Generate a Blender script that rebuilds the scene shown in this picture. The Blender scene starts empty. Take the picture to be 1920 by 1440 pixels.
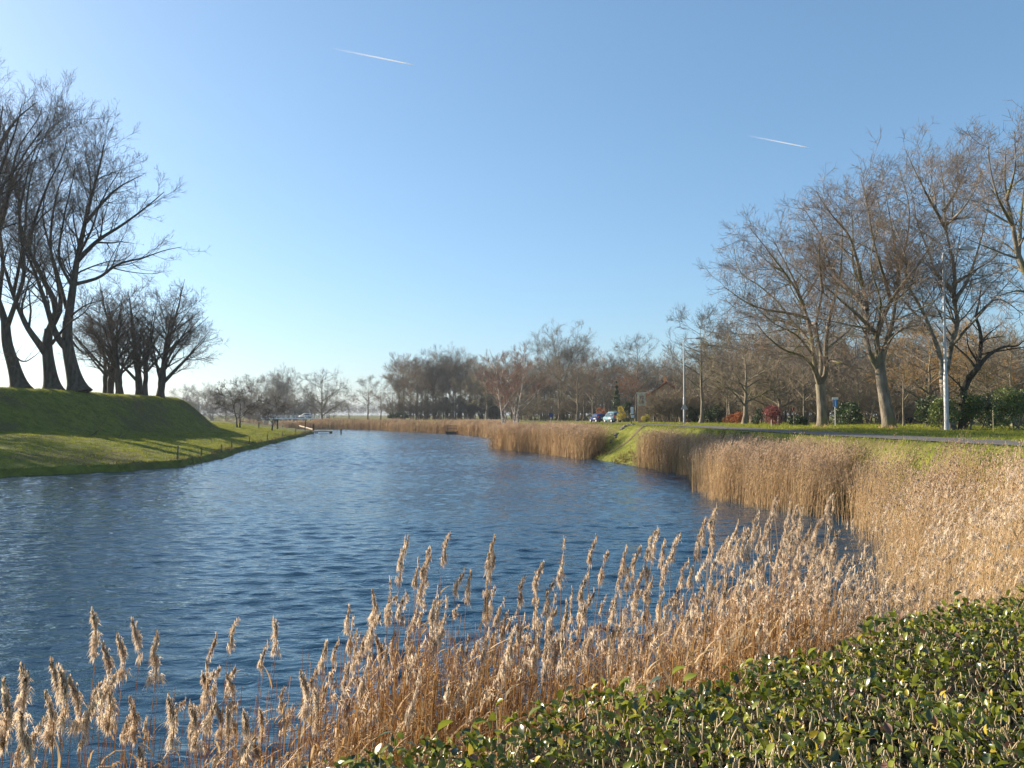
import bpy, bmesh, math, random
import numpy as np
from mathutils import Vector
rad = math.radians
C = bpy.context.scene.collection
sc = bpy.context.scene

# ------------------------------------------------------------------ camera
EYE = 3.5
PITCH = math.atan((778-720)/1493.0)
cam_d = bpy.data.cameras.new('camera'); cam = bpy.data.objects.new('camera', cam_d); C.objects.link(cam)
cam_d.sensor_width = 36.0; cam_d.lens = 28.0; cam_d.clip_start = 0.05; cam_d.clip_end = 20000
cam.location = (0, 0, EYE); cam.rotation_euler = (rad(90)+PITCH, 0, 0)
sc.camera = cam
def pix(px, py, d):
    """a point of the photograph at forward distance d, as a world point"""
    u = (px-960)/1493.0; v = (720-py)/1493.0
    yf = math.cos(PITCH)-v*math.sin(PITCH); zf = math.sin(PITCH)+v*math.cos(PITCH)
    return np.array([u/yf*d, d, EYE+zf/yf*d])

# ------------------------------------------------------------------ light
SUN_AZ = 60.0      # degrees left of straight ahead
SUN_EL = 20.0
world = bpy.data.worlds.new("World"); sc.world = world; world.use_nodes = True
wn = world.node_tree.nodes; wl = world.node_tree.links
bg = wn['Background']
sky = wn.new('ShaderNodeTexSky'); sky.sky_type = 'NISHITA'; sky.sun_disc = False
sky.sun_elevation = rad(SUN_EL); sky.sun_rotation = rad(-SUN_AZ)
sky.altitude = 0; sky.air_density = 1.0; sky.dust_density = 0.9; sky.ozone_density = 7.5
skg = wn.new('ShaderNodeGamma'); skg.inputs[1].default_value = 0.72      # the camera's soft highlights
wl.new(sky.outputs[0], skg.inputs[0]); skt = wn.new('ShaderNodeMix'); skt.data_type = 'RGBA'; skt.blend_type = 'MULTIPLY'; skt.inputs[0].default_value = 1.0; skt.inputs[7].default_value = (1.04, 1.05, 0.98, 1); wl.new(skg.outputs[0], skt.inputs[6]); wl.new(skt.outputs[2], bg.inputs[0]); bg.inputs[1].default_value = 0.132
sl = bpy.data.lights.new('sun', 'SUN'); so = bpy.data.objects.new('sun', sl); C.objects.link(so)
sl.energy = 5.0; sl.angle = rad(0.5); sl.color = (1.0, 0.87, 0.70)
sd = Vector((-math.sin(rad(SUN_AZ))*math.cos(rad(SUN_EL)), math.cos(rad(SUN_AZ))*math.cos(rad(SUN_EL)), math.sin(rad(SUN_EL))))
so.rotation_euler = sd.to_track_quat('Z', 'Y').to_euler()
so.location = (-60, 30, 40)
sc.view_settings.view_transform = 'Standard'; sc.view_settings.look = 'None'
sc.view_settings.exposure = 1.2; sc.view_settings.gamma = 1.0
sc.cycles.max_bounces = 6; sc.cycles.diffuse_bounces = 2; sc.cycles.glossy_bounces = 2
sc.cycles.transmission_bounces = 3; sc.cycles.transparent_max_bounces = 6; sc.cycles.volume_bounces = 0
sc.cycles.sample_clamp_indirect = 4.0
sc.cycles.caustics_reflective = False; sc.cycles.caustics_refractive = False

# ------------------------------------------------------------------ helpers
def tag(o, label=None, cat=None, group=None, kind=None):
    if label: o['label'] = label
    if cat: o['category'] = cat
    if group: o['group'] = group
    if kind: o['kind'] = kind
    return o
def empty(name, loc, rz=0):
    o = bpy.data.objects.new(name, None); C.objects.link(o); o.location = tuple(float(v) for v in loc); o.rotation_euler = (0, 0, rz)
    o.empty_display_size = 0.3
    return o
def link(name, me, parent=None, loc=None):
    o = bpy.data.objects.new(name, me); C.objects.link(o)
    if parent: o.parent = parent
    if loc is not None: o.location = tuple(float(v) for v in loc)
    return o
def np_mesh(name, V, faces, mats, smooth=False):
    """V (n,3); faces: list of (index array (m,k), material slot)"""
    me = bpy.data.meshes.new(name)
    V = np.ascontiguousarray(V, dtype=np.float32)
    me.vertices.add(len(V)); me.vertices.foreach_set('co', V.ravel())
    faces = [(np.asarray(f, dtype=np.int32), m) for f, m in faces if len(f)]
    nl = sum(f.size for f, _ in faces); nf = sum(len(f) for f, _ in faces)
    me.loops.add(nl); me.polygons.add(nf)
    me.loops.foreach_set('vertex_index', np.concatenate([f.ravel() for f, _ in faces]))
    ls = []; s = 0; mi = []
    for f, m in faces:
        k = f.shape[1]; ls.append(s+np.arange(len(f))*k); s += f.size; mi.append(np.full(len(f), m))
    me.polygons.foreach_set('loop_start', np.concatenate(ls).astype(np.int32))
    me.polygons.foreach_set('material_index', np.concatenate(mi).astype(np.int32))
    if smooth: me.polygons.foreach_set('use_smooth', np.ones(nf, dtype=bool))
    for m in mats: me.materials.append(m)
    me.update(calc_edges=True)
    return me
def norm(v): return v/np.maximum(np.linalg.norm(v, axis=-1, keepdims=True), 1e-9)
def sstep(x): x = np.clip(x, 0, 1); return x*x*(3-2*x)

def tubes(batches, sides):
    """batches: list of (P (N,n,3), R (N,n)); returns verts, quads"""
    Vs = []; Fs = []; off = 0
    for P, R in batches:
        if len(P) == 0: continue
        N, n, _ = P.shape
        T = norm(np.gradient(P, axis=1))
        Tm = norm(P[:, -1]-P[:, 0])
        ref = np.where(np.abs(Tm[:, 2:3]) > 0.75, np.array([[1., 0, 0]]), np.array([[0, 0, 1.]]))[:, None, :]
        A = norm(np.cross(T, ref)); B = np.cross(T, A)
        ang = np.arange(sides)*2*math.pi/sides
        V = P[:, :, None, :]+R[:, :, None, None]*(np.cos(ang)[None, None, :, None]*A[:, :, None, :]+np.sin(ang)[None, None, :, None]*B[:, :, None, :])
        idx = np.arange(N*n*sides).reshape(N, n, sides)+off
        a = idx[:, :-1]; b = idx[:, 1:]
        F = np.stack([a, np.roll(a, -1, 2), np.roll(b, -1, 2), b], -1).reshape(-1, 4)
        Vs.append(V.reshape(-1, 3)); Fs.append(F); off += N*n*sides
    if not Vs: return np.zeros((0, 3)), np.zeros((0, 4), int)
    return np.concatenate(Vs), np.concatenate(Fs)
def merge(*vf):
    V = []; F = {}; off = 0
    out = []
    for v, f in vf:
        V.append(v); out.append(np.asarray(f)+off); off += len(v)
    return np.concatenate(V), out

class MB:
    """collects boxes, cylinders, prisms; builds one mesh"""
    def __init__(s): s.bm = bmesh.new()
    def box(s, c, size, rz=0, bevel=0.0, ry=0):
        m = bmesh.ops.create_cube(s.bm, size=1.0)['verts']
        bmesh.ops.scale(s.bm, vec=size, verts=m)
        if bevel > 0:
            es = list({e for v in m for e in v.link_edges})
            r = bmesh.ops.bevel(s.bm, geom=es, offset=bevel, segments=2, affect='EDGES', profile=0.7)
            m = list({v for f in r['faces'] for v in f.verts} | {v for v in m if v.is_valid})
        from mathutils import Matrix
        bmesh.ops.rotate(s.bm, verts=m, cent=(0, 0, 0), matrix=Matrix.Rotation(ry, 3, 'Y'))
        bmesh.ops.rotate(s.bm, verts=m, cent=(0, 0, 0), matrix=Matrix.Rotation(rz, 3, 'Z'))
        bmesh.ops.translate(s.bm, verts=m, vec=c); return s
    def tube(s, pts, r, sides=8, r2=None, cap=True):
        pts = [Vector(p) for p in pts]; n = len(pts); rings = []
        for i, p in enumerate(pts):
            t = (pts[min(i+1, n-1)]-pts[max(i-1, 0)]).normalized()
            ref = Vector((0, 0, 1)) if abs(t.z) < 0.8 else Vector((1, 0, 0))
            a = t.cross(ref).normalized(); b = t.cross(a)
            rr = r if r2 is None else r+(r2-r)*i/(n-1)
            rings.append([s.bm.verts.new(p+rr*(math.cos(k*2*math.pi/sides)*a+math.sin(k*2*math.pi/sides)*b)) for k in range(sides)])
        for i in range(n-1):
            for k in range(sides):
                s.bm.faces.new((rings[i][k], rings[i][(k+1) % sides], rings[i+1][(k+1) % sides], rings[i+1][k]))
        if cap: s.bm.faces.new(rings[0][::-1]); s.bm.faces.new(rings[-1])
        return s
    def prism(s, prof, y0, y1, f=lambda x, y, z: (x, y, z)):
        a = [s.bm.verts.new(f(x, y0, z)) for x, z in prof]; b = [s.bm.verts.new(f(x, y1, z)) for x, z in prof]
        n = len(prof)
        for i in range(n): s.bm.faces.new((a[i], a[(i+1) % n], b[(i+1) % n], b[i]))
        s.bm.faces.new(a[::-1]); s.bm.faces.new(b); return s
    def build(s, name, mat, parent=None, loc=None, smooth=False):
        bmesh.ops.recalc_face_normals(s.bm, faces=s.bm.faces)
        me = bpy.data.meshes.new(name); s.bm.to_mesh(me); s.bm.free()
        if smooth:
            for p in me.polygons: p.use_smooth = True
        me.materials.append(mat)
        return link(name, me, parent, loc)

# ------------------------------------------------------------------ materials
def mat(name, c1, c2=None, scale=3.0, rough=0.8, spec=0.3, bump=0.0, bscale=None, transl=0.0, coord='Object', mapping=None, c3=None, s3=0.3, detail=4, met=0.0, lo=0.35, hi=0.65):
    m = bpy.data.materials.new(name); m.use_nodes = True
    nt = m.node_tree; N = nt.nodes; L = nt.links; P = N['Principled BSDF']
    P.inputs['Roughness'].default_value = rough; P.inputs['Specular IOR Level'].default_value = spec
    P.inputs['Metallic'].default_value = met
    tc = N.new('ShaderNodeTexCoord'); src = tc.outputs[coord]
    if mapping:
        mp = N.new('ShaderNodeMapping'); mp.inputs['Scale'].default_value = mapping; L.new(src, mp.inputs[0]); src = mp.outputs[0]
    col = None
    if c2 is not None:
        nz = N.new('ShaderNodeTexNoise'); nz.inputs['Scale'].default_value = scale; nz.inputs['Detail'].default_value = detail; L.new(src, nz.inputs['Vector'])
        r = N.new('ShaderNodeValToRGB'); r.color_ramp.elements[0].color = (*c1, 1); r.color_ramp.elements[1].color = (*c2, 1)
        r.color_ramp.elements[0].position = lo; r.color_ramp.elements[1].position = hi
        L.new(nz.outputs['Fac'], r.inputs[0]); col = r.outputs[0]
        if c3 is not None:
            n3 = N.new('ShaderNodeTexNoise'); n3.inputs['Scale'].default_value = s3; n3.inputs['Detail'].default_value = 3; L.new(src, n3.inputs['Vector'])
            r3 = N.new('ShaderNodeValToRGB'); r3.color_ramp.elements[0].position = 0.48; r3.color_ramp.elements[1].position = 0.62
            L.new(n3.outputs['Fac'], r3.inputs[0])
            mx = N.new('ShaderNodeMix'); mx.data_type = 'RGBA'; L.new(r3.outputs[0], mx.inputs[0]); L.new(col, mx.inputs[6]); mx.inputs[7].default_value = (*c3, 1)
            col = mx.outputs[2]
        L.new(col, P.inputs['Base Color'])
    else: P.inputs['Base Color'].default_value = (*c1, 1)
    if bump:
        nb = N.new('ShaderNodeTexNoise'); nb.inputs['Scale'].default_value = bscale or scale*3; nb.inputs['Detail'].default_value = 5; L.new(src, nb.inputs['Vector'])
        b = N.new('ShaderNodeBump'); b.inputs['Distance'].default_value = bump; b.inputs['Strength'].default_value = 1.0
        L.new(nb.outputs['Fac'], b.inputs['Height']); L.new(b.outputs[0], P.inputs['Normal'])
    if transl:
        t = N.new('ShaderNodeBsdfTranslucent'); mxs = N.new('ShaderNodeMixShader'); mxs.inputs[0].default_value = transl
        if col is not None: L.new(col, t.inputs[0])
        else: t.inputs[0].default_value = (*c1, 1)
        out = N['Material Output']; L.new(P.outputs[0], mxs.inputs[1]); L.new(t.outputs[0], mxs.inputs[2]); L.new(mxs.outputs[0], out.inputs[0])
    return m
M = {}
M['ground'] = mat('turf_soil', (0.095, 0.11, 0.016), (0.18, 0.185, 0.034), 1.6, 0.95, 0.1, bump=0.06, bscale=5, c3=(0.115, 0.10, 0.035), s3=0.16, detail=6)
M['grass'] = mat('grass_blades', (0.15, 0.18, 0.015), (0.36, 0.36, 0.04), 1.2, 0.7, 0.25, transl=0.35)
M['weeds'] = mat('dry_weeds', (0.12, 0.075, 0.035), (0.26, 0.18, 0.09), 1.5, 0.9, 0.1, transl=0.2)
M['asphalt'] = mat('asphalt', (0.11, 0.10, 0.09), (0.16, 0.145, 0.13), 2.0, 0.9, 0.2, bump=0.01, bscale=60)
M['dirt'] = mat('trodden_dirt', (0.10, 0.08, 0.05), (0.18, 0.14, 0.10), 2.5, 0.95, 0.1, bump=0.02, bscale=12)
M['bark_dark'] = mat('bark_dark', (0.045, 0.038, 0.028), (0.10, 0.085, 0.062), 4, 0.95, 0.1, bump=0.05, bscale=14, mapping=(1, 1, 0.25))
M['bark'] = mat('bark_grey', (0.14, 0.115, 0.085), (0.28, 0.24, 0.185), 3.5, 0.95, 0.1, bump=0.03, bscale=16, mapping=(1, 1, 0.35), c3=(0.16, 0.16, 0.06), s3=0.5)
M['bark_pale'] = mat('bark_pale', (0.11, 0.095, 0.07), (0.30, 0.27, 0.22), 3.0, 0.9, 0.15, bump=0.02, bscale=12, mapping=(0.6, 0.6, 1.4))
M['twig_dark'] = mat('twigs_dark', (0.10, 0.075, 0.055), (0.17, 0.13, 0.095), 0.5, 0.9, 0.15)
M['twig'] = mat('twigs_brown', (0.18, 0.135, 0.095), (0.30, 0.23, 0.165), 0.5, 0.85, 0.2)
M['twig_red'] = mat('twigs_reddish', (0.19, 0.14, 0.10), (0.31, 0.24, 0.175), 0.5, 0.85, 0.2)
M['bark_birch'] = mat('bark_birch', (0.25, 0.21, 0.17), (0.62, 0.57, 0.50), 3.0, 0.85, 0.15, mapping=(0.6, 0.6, 1.6))
M['twig_birch'] = mat('twigs_birch', (0.30, 0.18, 0.13), (0.45, 0.29, 0.21), 0.6, 0.85, 0.2)
M['twig_gold'] = mat('twigs_golden', (0.28, 0.16, 0.045), (0.42, 0.25, 0.08), 0.5, 0.8, 0.2)
M['twig_scrub'] = mat('twigs_scrub', (0.16, 0.13, 0.088), (0.28, 0.235, 0.16), 0.4, 0.9, 0.15)
M['twig_far'] = mat('twigs_far', (0.155, 0.14, 0.11), (0.26, 0.235, 0.185), 0.1, 0.9, 0.1)
M['leaf_dark'] = mat('leaf_evergreen', (0.025, 0.045, 0.012), (0.07, 0.11, 0.025), 1.4, 0.5, 0.4, transl=0.15)
M['leaf_laurel'] = mat('leaf_laurel', (0.06, 0.10, 0.015), (0.20, 0.24, 0.05), 2.2, 0.42, 0.5, transl=0.2)
M['leaf_ivy'] = mat('leaf_ivy', (0.03, 0.06, 0.02), (0.09, 0.13, 0.04), 1.0, 0.55, 0.4)
M['leaf_yellow'] = mat('leaf_yellow', (0.30, 0.27, 0.04), (0.5, 0.42, 0.08), 1.5, 0.6, 0.3, transl=0.3)
M['leaf_red'] = mat('leaf_red', (0.13, 0.03, 0.03), (0.28, 0.08, 0.07), 1.5, 0.6, 0.3, transl=0.2)
M['leaf_rust'] = mat('leaf_rust', (0.25, 0.08, 0.03), (0.40, 0.16, 0.06), 1.5, 0.7, 0.2, transl=0.3)
M['reed_stem'] = mat('reed_stem', (0.42, 0.26, 0.115), (0.70, 0.49, 0.26), 5.0, 0.65, 0.3, transl=0.15, mapping=(1, 1, 0.15), c3=(0.30, 0.20, 0.11), s3=0.45)
M['reed_leaf'] = mat('reed_leaf', (0.45, 0.28, 0.12), (0.70, 0.52, 0.30), 4.0, 0.7, 0.25, transl=0.35)
M['plume'] = mat('reed_plume', (0.60, 0.45, 0.31), (0.90, 0.76, 0.58), 9.0, 0.9, 0.1, transl=0.45)
M['plume_grey'] = mat('reed_plume_far', (0.42, 0.30, 0.20), (0.70, 0.53, 0.37), 1.6, 0.9, 0.1, transl=0.35, c3=(0.34, 0.25, 0.18), s3=0.3)
M['wood'] = mat('weathered_wood', (0.10, 0.08, 0.06), (0.22, 0.18, 0.14), 3, 0.9, 0.2, bump=0.01, mapping=(4, 1, 1))
M['wood_pale'] = mat('pale_wood', (0.5, 0.40, 0.26), (0.65, 0.53, 0.36), 3, 0.8, 0.2)
M['galv'] = mat('galvanised_steel', (0.36, 0.37, 0.38), (0.48, 0.49, 0.50), 2, 0.5, 0.5, met=0.35)
M['dark'] = mat('dark_metal', (0.02, 0.022, 0.025), None, rough=0.5)
M['white'] = mat('white_paint', (0.75, 0.75, 0.73), (0.8, 0.8, 0.78), 2, 0.5, 0.4)
M['signgrey'] = mat('sign_back', (0.42, 0.43, 0.45), None, rough=0.45, met=0.3)
M['blue'] = mat('sign_blue', (0.03, 0.2, 0.62), None, rough=0.4, spec=0.5)
M['blue_dk'] = mat('sign_dark_blue', (0.02, 0.05, 0.2), None, rough=0.4, spec=0.5)
M['red'] = mat('lamp_red', (0.5, 0.02, 0.02), None, rough=0.3, spec=0.5)
M['glass'] = mat('car_glass', (0.02, 0.025, 0.03), None, rough=0.05, spec=0.8)
M['rubber'] = mat('tyre_rubber', (0.02, 0.02, 0.02), None, rough=0.9)
M['brick'] = mat('brick_wall', (0.42, 0.24, 0.14), (0.55, 0.34, 0.2), 5, 0.9, 0.1)
M['tiles'] = mat('red_roof_tiles', (0.33, 0.11, 0.05), (0.45, 0.18, 0.08), 3, 0.85, 0.2, bump=0.03)
M['cream'] = mat('cream_paint', (0.62, 0.56, 0.42), (0.7, 0.64, 0.5), 3, 0.7, 0.2)
M['mint'] = mat('pale_green_paint', (0.35, 0.5, 0.42), None, rough=0.6)
M['stone'] = mat('rubble_stone', (0.13, 0.11, 0.09), (0.3, 0.26, 0.2), 2, 0.9, 0.2, bump=0.03)
# ------------------------------------------------------------------ water outline (land polygons come out of its signed distance)
SHORE = np.array([(-400, 20), (-120, 38), (-60, 41), (-29, 45), (-24.2, 49.5), (-22.4, 54), (-23, 62), (-25.5, 74.6), (-29.6, 100), (-34, 130), (-38, 154),
    (-42, 161), (-52, 176), (-66, 200), (-84, 235), (-110, 290), (-150, 370), (-400, 700), (-380, 760), (-120, 400), (-85, 310), (-66, 262), (-56, 225), (-51, 203), (-44, 201),
    (-32, 190), (-22, 168), (-11, 151), (-6, 135), (-2.0, 119), (4.5, 103), (4.8, 92), (3.2, 84), (4.8, 74), (6.6, 63.5), (6.9, 61.5), (8.6, 53.6),
    (11.5, 46), (12.2, 38), (11.6, 31), (12.2, 25), (11.2, 19), (8.8, 14.5), (6.4, 11), (4.2, 8), (2, 5.6), (0, 4.2), (-3, 2.4), (-8, 0.8), (-30, -4), (-400, -40)], float)
def sdist(x, y, poly, closed=True):
    """signed distance, positive outside the polygon"""
    d = np.full(x.shape, 1e9); inside = np.zeros(x.shape, bool)
    n = len(poly)
    for i in range(n if closed else n-1):
        ax, ay = poly[i]; bx, by = poly[(i+1) % n]
        ex, ey = bx-ax, by-ay
        t = np.clip(((x-ax)*ex+(y-ay)*ey)/(ex*ex+ey*ey+1e-9), 0, 1)
        d = np.minimum(d, np.hypot(x-ax-t*ex, y-ay-t*ey))
        if closed and ay != by:
            c = ((ay > y) != (by > y)) & (x < ex*(y-ay)/ey+ax)
            inside ^= c
    return np.where(inside, -d, d)
CREST = np.array([(-300, 56), (-75, 48), (-58, 49.5), (-48.5, 56), (-44, 64), (-42.6, 72), (-42.6, 80), (-43.5, 92), (-45, 106), (-50, 114), (-70, 120), (-300, 124)], float)
ROAD = np.array([(19.5, 8), (17.8, 16), (16.2, 25), (14.9, 40), (13.9, 61), (13.4, 85), (13.6, 110), (13.4, 130), (9.5, 155), (3.0, 178), (-9, 215), (-30, 262), (-60, 268), (-130, 262)], float)
def catmull(P, m=12):
    P = np.asarray(P, float); Q = np.vstack([2*P[0]-P[1], P, 2*P[-1]-P[-2]]); out = []
    for i in range(1, len(Q)-2):
        t = np.linspace(0, 1, m, endpoint=False)[:, None]
        a, b, c, d = Q[i-1], Q[i], Q[i+1], Q[i+2]
        out.append(0.5*((2*b)+(-a+c)*t+(2*a-5*b+4*c-d)*t**2+(-a+3*b-3*c+d)*t**3))
    out.append(P[-1:]); return np.vstack(out)
ROADC = catmull(ROAD, 8)
def hnoise(x, y):
    return (np.sin(x*0.9+1.3*np.sin(y*0.7))*np.sin(y*1.1+0.8*np.sin(x*0.5))*0.5+np.sin(x*2.3+y*1.7+2*np.sin(y*0.9))*0.25+np.sin(x*0.31-y*0.23)*0.6)
def road_z(y):
    return np.interp(y, [0, 15, 60, 100, 130, 180, 260, 400], [2.35, 2.55, 2.62, 2.45, 2.25, 2.2, 2.3, 2.2])
def terrain(x, y):
    x = np.asarray(x, float); y = np.asarray(y, float)
    wob = 0.22*np.sin(x*1.9+y*0.7)+0.12*np.sin(y*3.1+x*1.3)
    d = sdist(x, y, SHORE)+wob*np.clip(1-np.abs(x)/200, 0, 1)*np.clip((x+12)/-10, 0.25, 1)
    left = (x < -10-0.12*y) & (y < 185+0*x)
    # right and near side
    base = np.where(x > -12, np.interp(y, [0, 9, 20, 60, 100, 130, 400, 3000], [1.8, 1.9, 2.6, 2.68, 2.5, 2.3, 2.3, 1.5]), 2.1)
    W = np.interp(y, [0, 10, 20, 30, 50, 70, 100, 150], [2.6, 2.8, 3.0, 2.6, 3.2, 4.5, 5.5, 7.0])
    zr = 0.28*sstep(d/0.3)+(base-0.28)*sstep((d-0.2)/W)
    zl = 0.42*sstep(d/0.22)+np.minimum(1.75, 0.135*np.maximum(d-0.3, 0))
    s = sdist(x, y, CREST)
    zl = zl+3.6*sstep(1-np.maximum(s, 0)/6.6)*np.clip((s > -1e6)*1.0, 0, 1)
    zl = zl-0.35*sstep((-s-4)/10)
    z = np.where(left, zl, zr)
    z = np.where(d < 0, np.maximum(-1.5, d*1.4), z)
    amp = np.where(d > 0.5, 0.06, 0.0)
    z = z+amp*hnoise(x, y)
    # the road is level across
    near = (np.abs(x) < 150) & (y < 300)
    rd = sdist(x, y, ROADC, closed=False)
    k = sstep((4.2-rd)/1.8)*(d > 0.6)
    z = z*(1-k)+(road_z(y))*k
    # behind the right trees the ground lies a little lower
    return z
def tz(x, y): return float(terrain(np.array([x]), np.array([y]))[0])
def axis(a, b, step, lo, hi, g=1.18):
    c = list(np.arange(a, b+1e-6, step)); s = step; v = b
    while v < hi: s *= g; v += s; c.append(min(v, hi))
    s = step; v = a; l = []
    while v > lo: s *= g; v -= s; l.append(max(v, lo))
    return np.array(l[::-1]+c)
gx = axis(-46, 34, 0.4, -4000, 4000); gy = axis(-3, 110, 0.42, -400, 5000, 1.12)
GX, GY = np.meshgrid(gx, gy)
GZ = terrain(GX.ravel(), GY.ravel())
n1, n2 = len(gx), len(gy)
idx = np.arange(n1*n2).reshape(n2, n1)
Fq = np.stack([idx[:-1, :-1], idx[:-1, 1:], idx[1:, 1:], idx[1:, :-1]], -1).reshape(-1, 4)
me = np_mesh('ground', np.stack([GX.ravel(), GY.ravel(), GZ], 1), [(Fq, 0)], [M['ground']], smooth=True)
tag(link('ground', me), kind='structure')
def ribbon(name, line, w, material, lift=0.03, across=5):
    line = np.asarray(line); t = norm(np.gradient(line, axis=0)); nrm = np.stack([t[:, 1], -t[:, 0]], 1)
    o = np.linspace(-w/2, w/2, across)
    X = line[:, None, 0]+nrm[:, None, 0]*o; Y = line[:, None, 1]+nrm[:, None, 1]*o
    Z = terrain(X.ravel(), Y.ravel())+lift
    n = len(line); idx = np.arange(n*across).reshape(n, across)
    F = np.stack([idx[:-1, :-1], idx[:-1, 1:], idx[1:, 1:], idx[1:, :-1]], -1).reshape(-1, 4)
    me = np_mesh(name, np.stack([X.ravel(), Y.ravel(), Z], 1), [(F, 0)], [material], smooth=True)
    return tag(link(name, me), kind='structure')
ribbon('road', catmull(ROAD, 20), 3.1, M['asphalt'], lift=0.035)
ribbon('dirt_path', catmull([(12.6, 66.5), (10.8, 63.5), (9.2, 62.2), (7.6, 62.6)], 8), 0.5, M['dirt'], lift=0.05, across=4)

# ------------------------------------------------------------------ water: real waves near the camera, a wave-bumped sheet beyond
def water_mat():
    m = bpy.data.materials.new('canal_water'); m.use_nodes = True
    N = m.node_tree.nodes; L = m.node_tree.links; P = N['Principled BSDF']
    P.inputs['Base Color'].default_value = (0.010, 0.045, 0.078, 1); P.inputs['Roughness'].default_value = 0.03
    P.inputs['IOR'].default_value = 1.45
    g = N.new('ShaderNodeNewGeometry')
    def nz(scale, sx, sy, rot, det, dist):
        mp = N.new('ShaderNodeMapping'); mp.inputs['Scale'].default_value = (sx, sy, 1); mp.inputs['Rotation'].default_value = (0, 0, rad(rot)); L.new(g.outputs['Position'], mp.inputs[0])
        n = N.new('ShaderNodeTexNoise'); n.inputs['Scale'].default_value = scale; n.inputs['Detail'].default_value = det; n.inputs['Distortion'].default_value = dist
        L.new(mp.outputs[0], n.inputs['Vector']); return n.outputs['Fac']
    a = nz(1.5, 0.42, 1.2, 8, 3, 0.4); b = nz(5.5, 0.5, 1.2, -14, 3, 0.5); c = nz(0.05, 1, 1.6, 20, 2, 0)
    def mul(p, q):
        n = N.new('ShaderNodeMath'); n.operation = 'MULTIPLY'; L.new(p, n.inputs[0])
        if isinstance(q, float): n.inputs[1].default_value = q
        else: L.new(q, n.inputs[1])
        return n.outputs[0]
    def add(p, q):
        n = N.new('ShaderNodeMath'); n.operation = 'ADD'; L.new(p, n.inputs[0]); L.new(q, n.inputs[1]); return n.outputs[0]
    gust = N.new('ShaderNodeMapRange'); L.new(c, gust.inputs[0]); gust.inputs[1].default_value = 0.35; gust.inputs[2].default_value = 0.65; gust.inputs[3].default_value = 0.65; gust.inputs[4].default_value = 1.1
    h = mul(add(mul(a, 0.02), mul(b, 0.085)), gust.outputs[0])
    bp = N.new('ShaderNodeBump'); bp.inputs['Distance'].default_value = 1.0; bp.inputs['Strength'].default_value = WBUMP
    L.new(h, bp.inputs['Height']); L.new(bp.outputs[0], P.inputs['Normal'])
    return m
WBUMP = 0.5
WSLOPE = 0.13
wy = np.concatenate([[-60, 0], np.arange(3, 26, 0.05), np.arange(26, 80, 0.12), np.arange(80, 215, 0.17), [230, 260, 320, 500, 900.]])
wx = np.concatenate([[-600, -300, -150, -90], np.arange(-56, -22, 0.22), np.arange(-22, 14, 0.075), [18, 30.]])
WX, WY = np.meshgrid(wx, wy); idx = np.arange(WX.size).reshape(WX.shape)
rw = np.random.default_rng(4); WZ = np.zeros(WX.shape, np.float32)
NW = 90; lam = np.exp(rw.uniform(math.log(0.13), math.log(0.95), NW))
dxl = np.gradient(wy)[:, None]*1.0+0*WX; dxx = np.gradient(wx)[None, :]+0*WX; cell = np.maximum(dxl, dxx*0.6)
for l_ in lam:
    th = rw.normal(rad(97), rad(26)); k_ = 2*math.pi/l_; kx, ky = k_*math.cos(th), k_*math.sin(th)
    a_ = WSLOPE*math.sqrt(2/NW)/k_*(1.3 if l_ > 0.4 else 0.9)
    WZ += a_*np.clip(l_/(2.2*cell)-0.9, 0, 1)*np.sin(kx*WX+ky*WY+rw.uniform(0, 6.28)+0.8*np.sin(0.13*WX+0.21*WY*rw.uniform(0.5, 1.5)+rw.uniform(0, 6)))
WZ *= 0.85+0.3*np.sin(0.11*WX+0.06*WY)*np.sin(0.09*WY-0.05*WX+1)
Fq = np.stack([idx[:-1, :-1], idx[:-1, 1:], idx[1:, 1:], idx[1:, :-1]], -1).reshape(-1, 4)
cx = WX.ravel()[Fq].mean(1); cy = WY.ravel()[Fq].mean(1)
kp = (sdist(cx, cy, SHORE) < 1.5) | (cx < -60) | (cy > 215) | (cy < 0); Fq = Fq[kp]
me = np_mesh('water', np.stack([WX.ravel(), WY.ravel(), WZ.ravel()], 1), [(Fq, 0)], [water_mat()], smooth=True)
tag(link('water', me), kind='structure')

# ------------------------------------------------------------------ grass and weeds
def tufts(name, XY, h, mats, slots=None, blades=4, lean=0.35, width=0.012, seed=1, spread=0.06):
    r = np.random.default_rng(seed); N = len(XY)
    Z = terrain(XY[:, 0], XY[:, 1])-0.01
    B = np.repeat(np.column_stack([XY, Z]), blades, 0); n = len(B)
    B[:, :2] += r.normal(0, spread, (n, 2))
    H = np.repeat(h, blades)*r.uniform(0.6, 1.25, n)
    az = r.uniform(0, 2*math.pi, n); ln = r.uniform(0.05, lean*2, n)*H
    w = width*r.uniform(0.6, 1.4, n)
    a2 = az+r.normal(math.pi/2, 0.5, n)
    V = np.empty((n, 3, 3)); s = np.stack([np.cos(a2)*w, np.sin(a2)*w, 0*w], 1)
    V[:, 0] = B-s; V[:, 1] = B+s; V[:, 2] = B+np.stack([np.cos(az)*ln, np.sin(az)*ln, H], 1)
    F = np.arange(n*3).reshape(n, 3)
    me = np_mesh(name, V.reshape(-1, 3), [(F, 0)], mats)
    o = link(name, me); tag(o, kind='stuff'); return o
rg = np.random.default_rng(5)
def scatter(n, x0, x1, y0, y1, cond):
    X = rg.uniform(x0, x1, n); Y = rg.uniform(y0, y1, n); return np.column_stack([X, Y])[cond(X, Y)]
shore_d = lambda X, Y: sdist(X, Y, SHORE)
road_d = lambda X, Y: sdist(X, Y, ROADC, closed=False)
p1 = scatter(120000, -56, -20, 44, 135, lambda X, Y: (shore_d(X, Y) > 0.4) & (shore_d(X, Y) < 20) & (X < -15))
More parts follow.
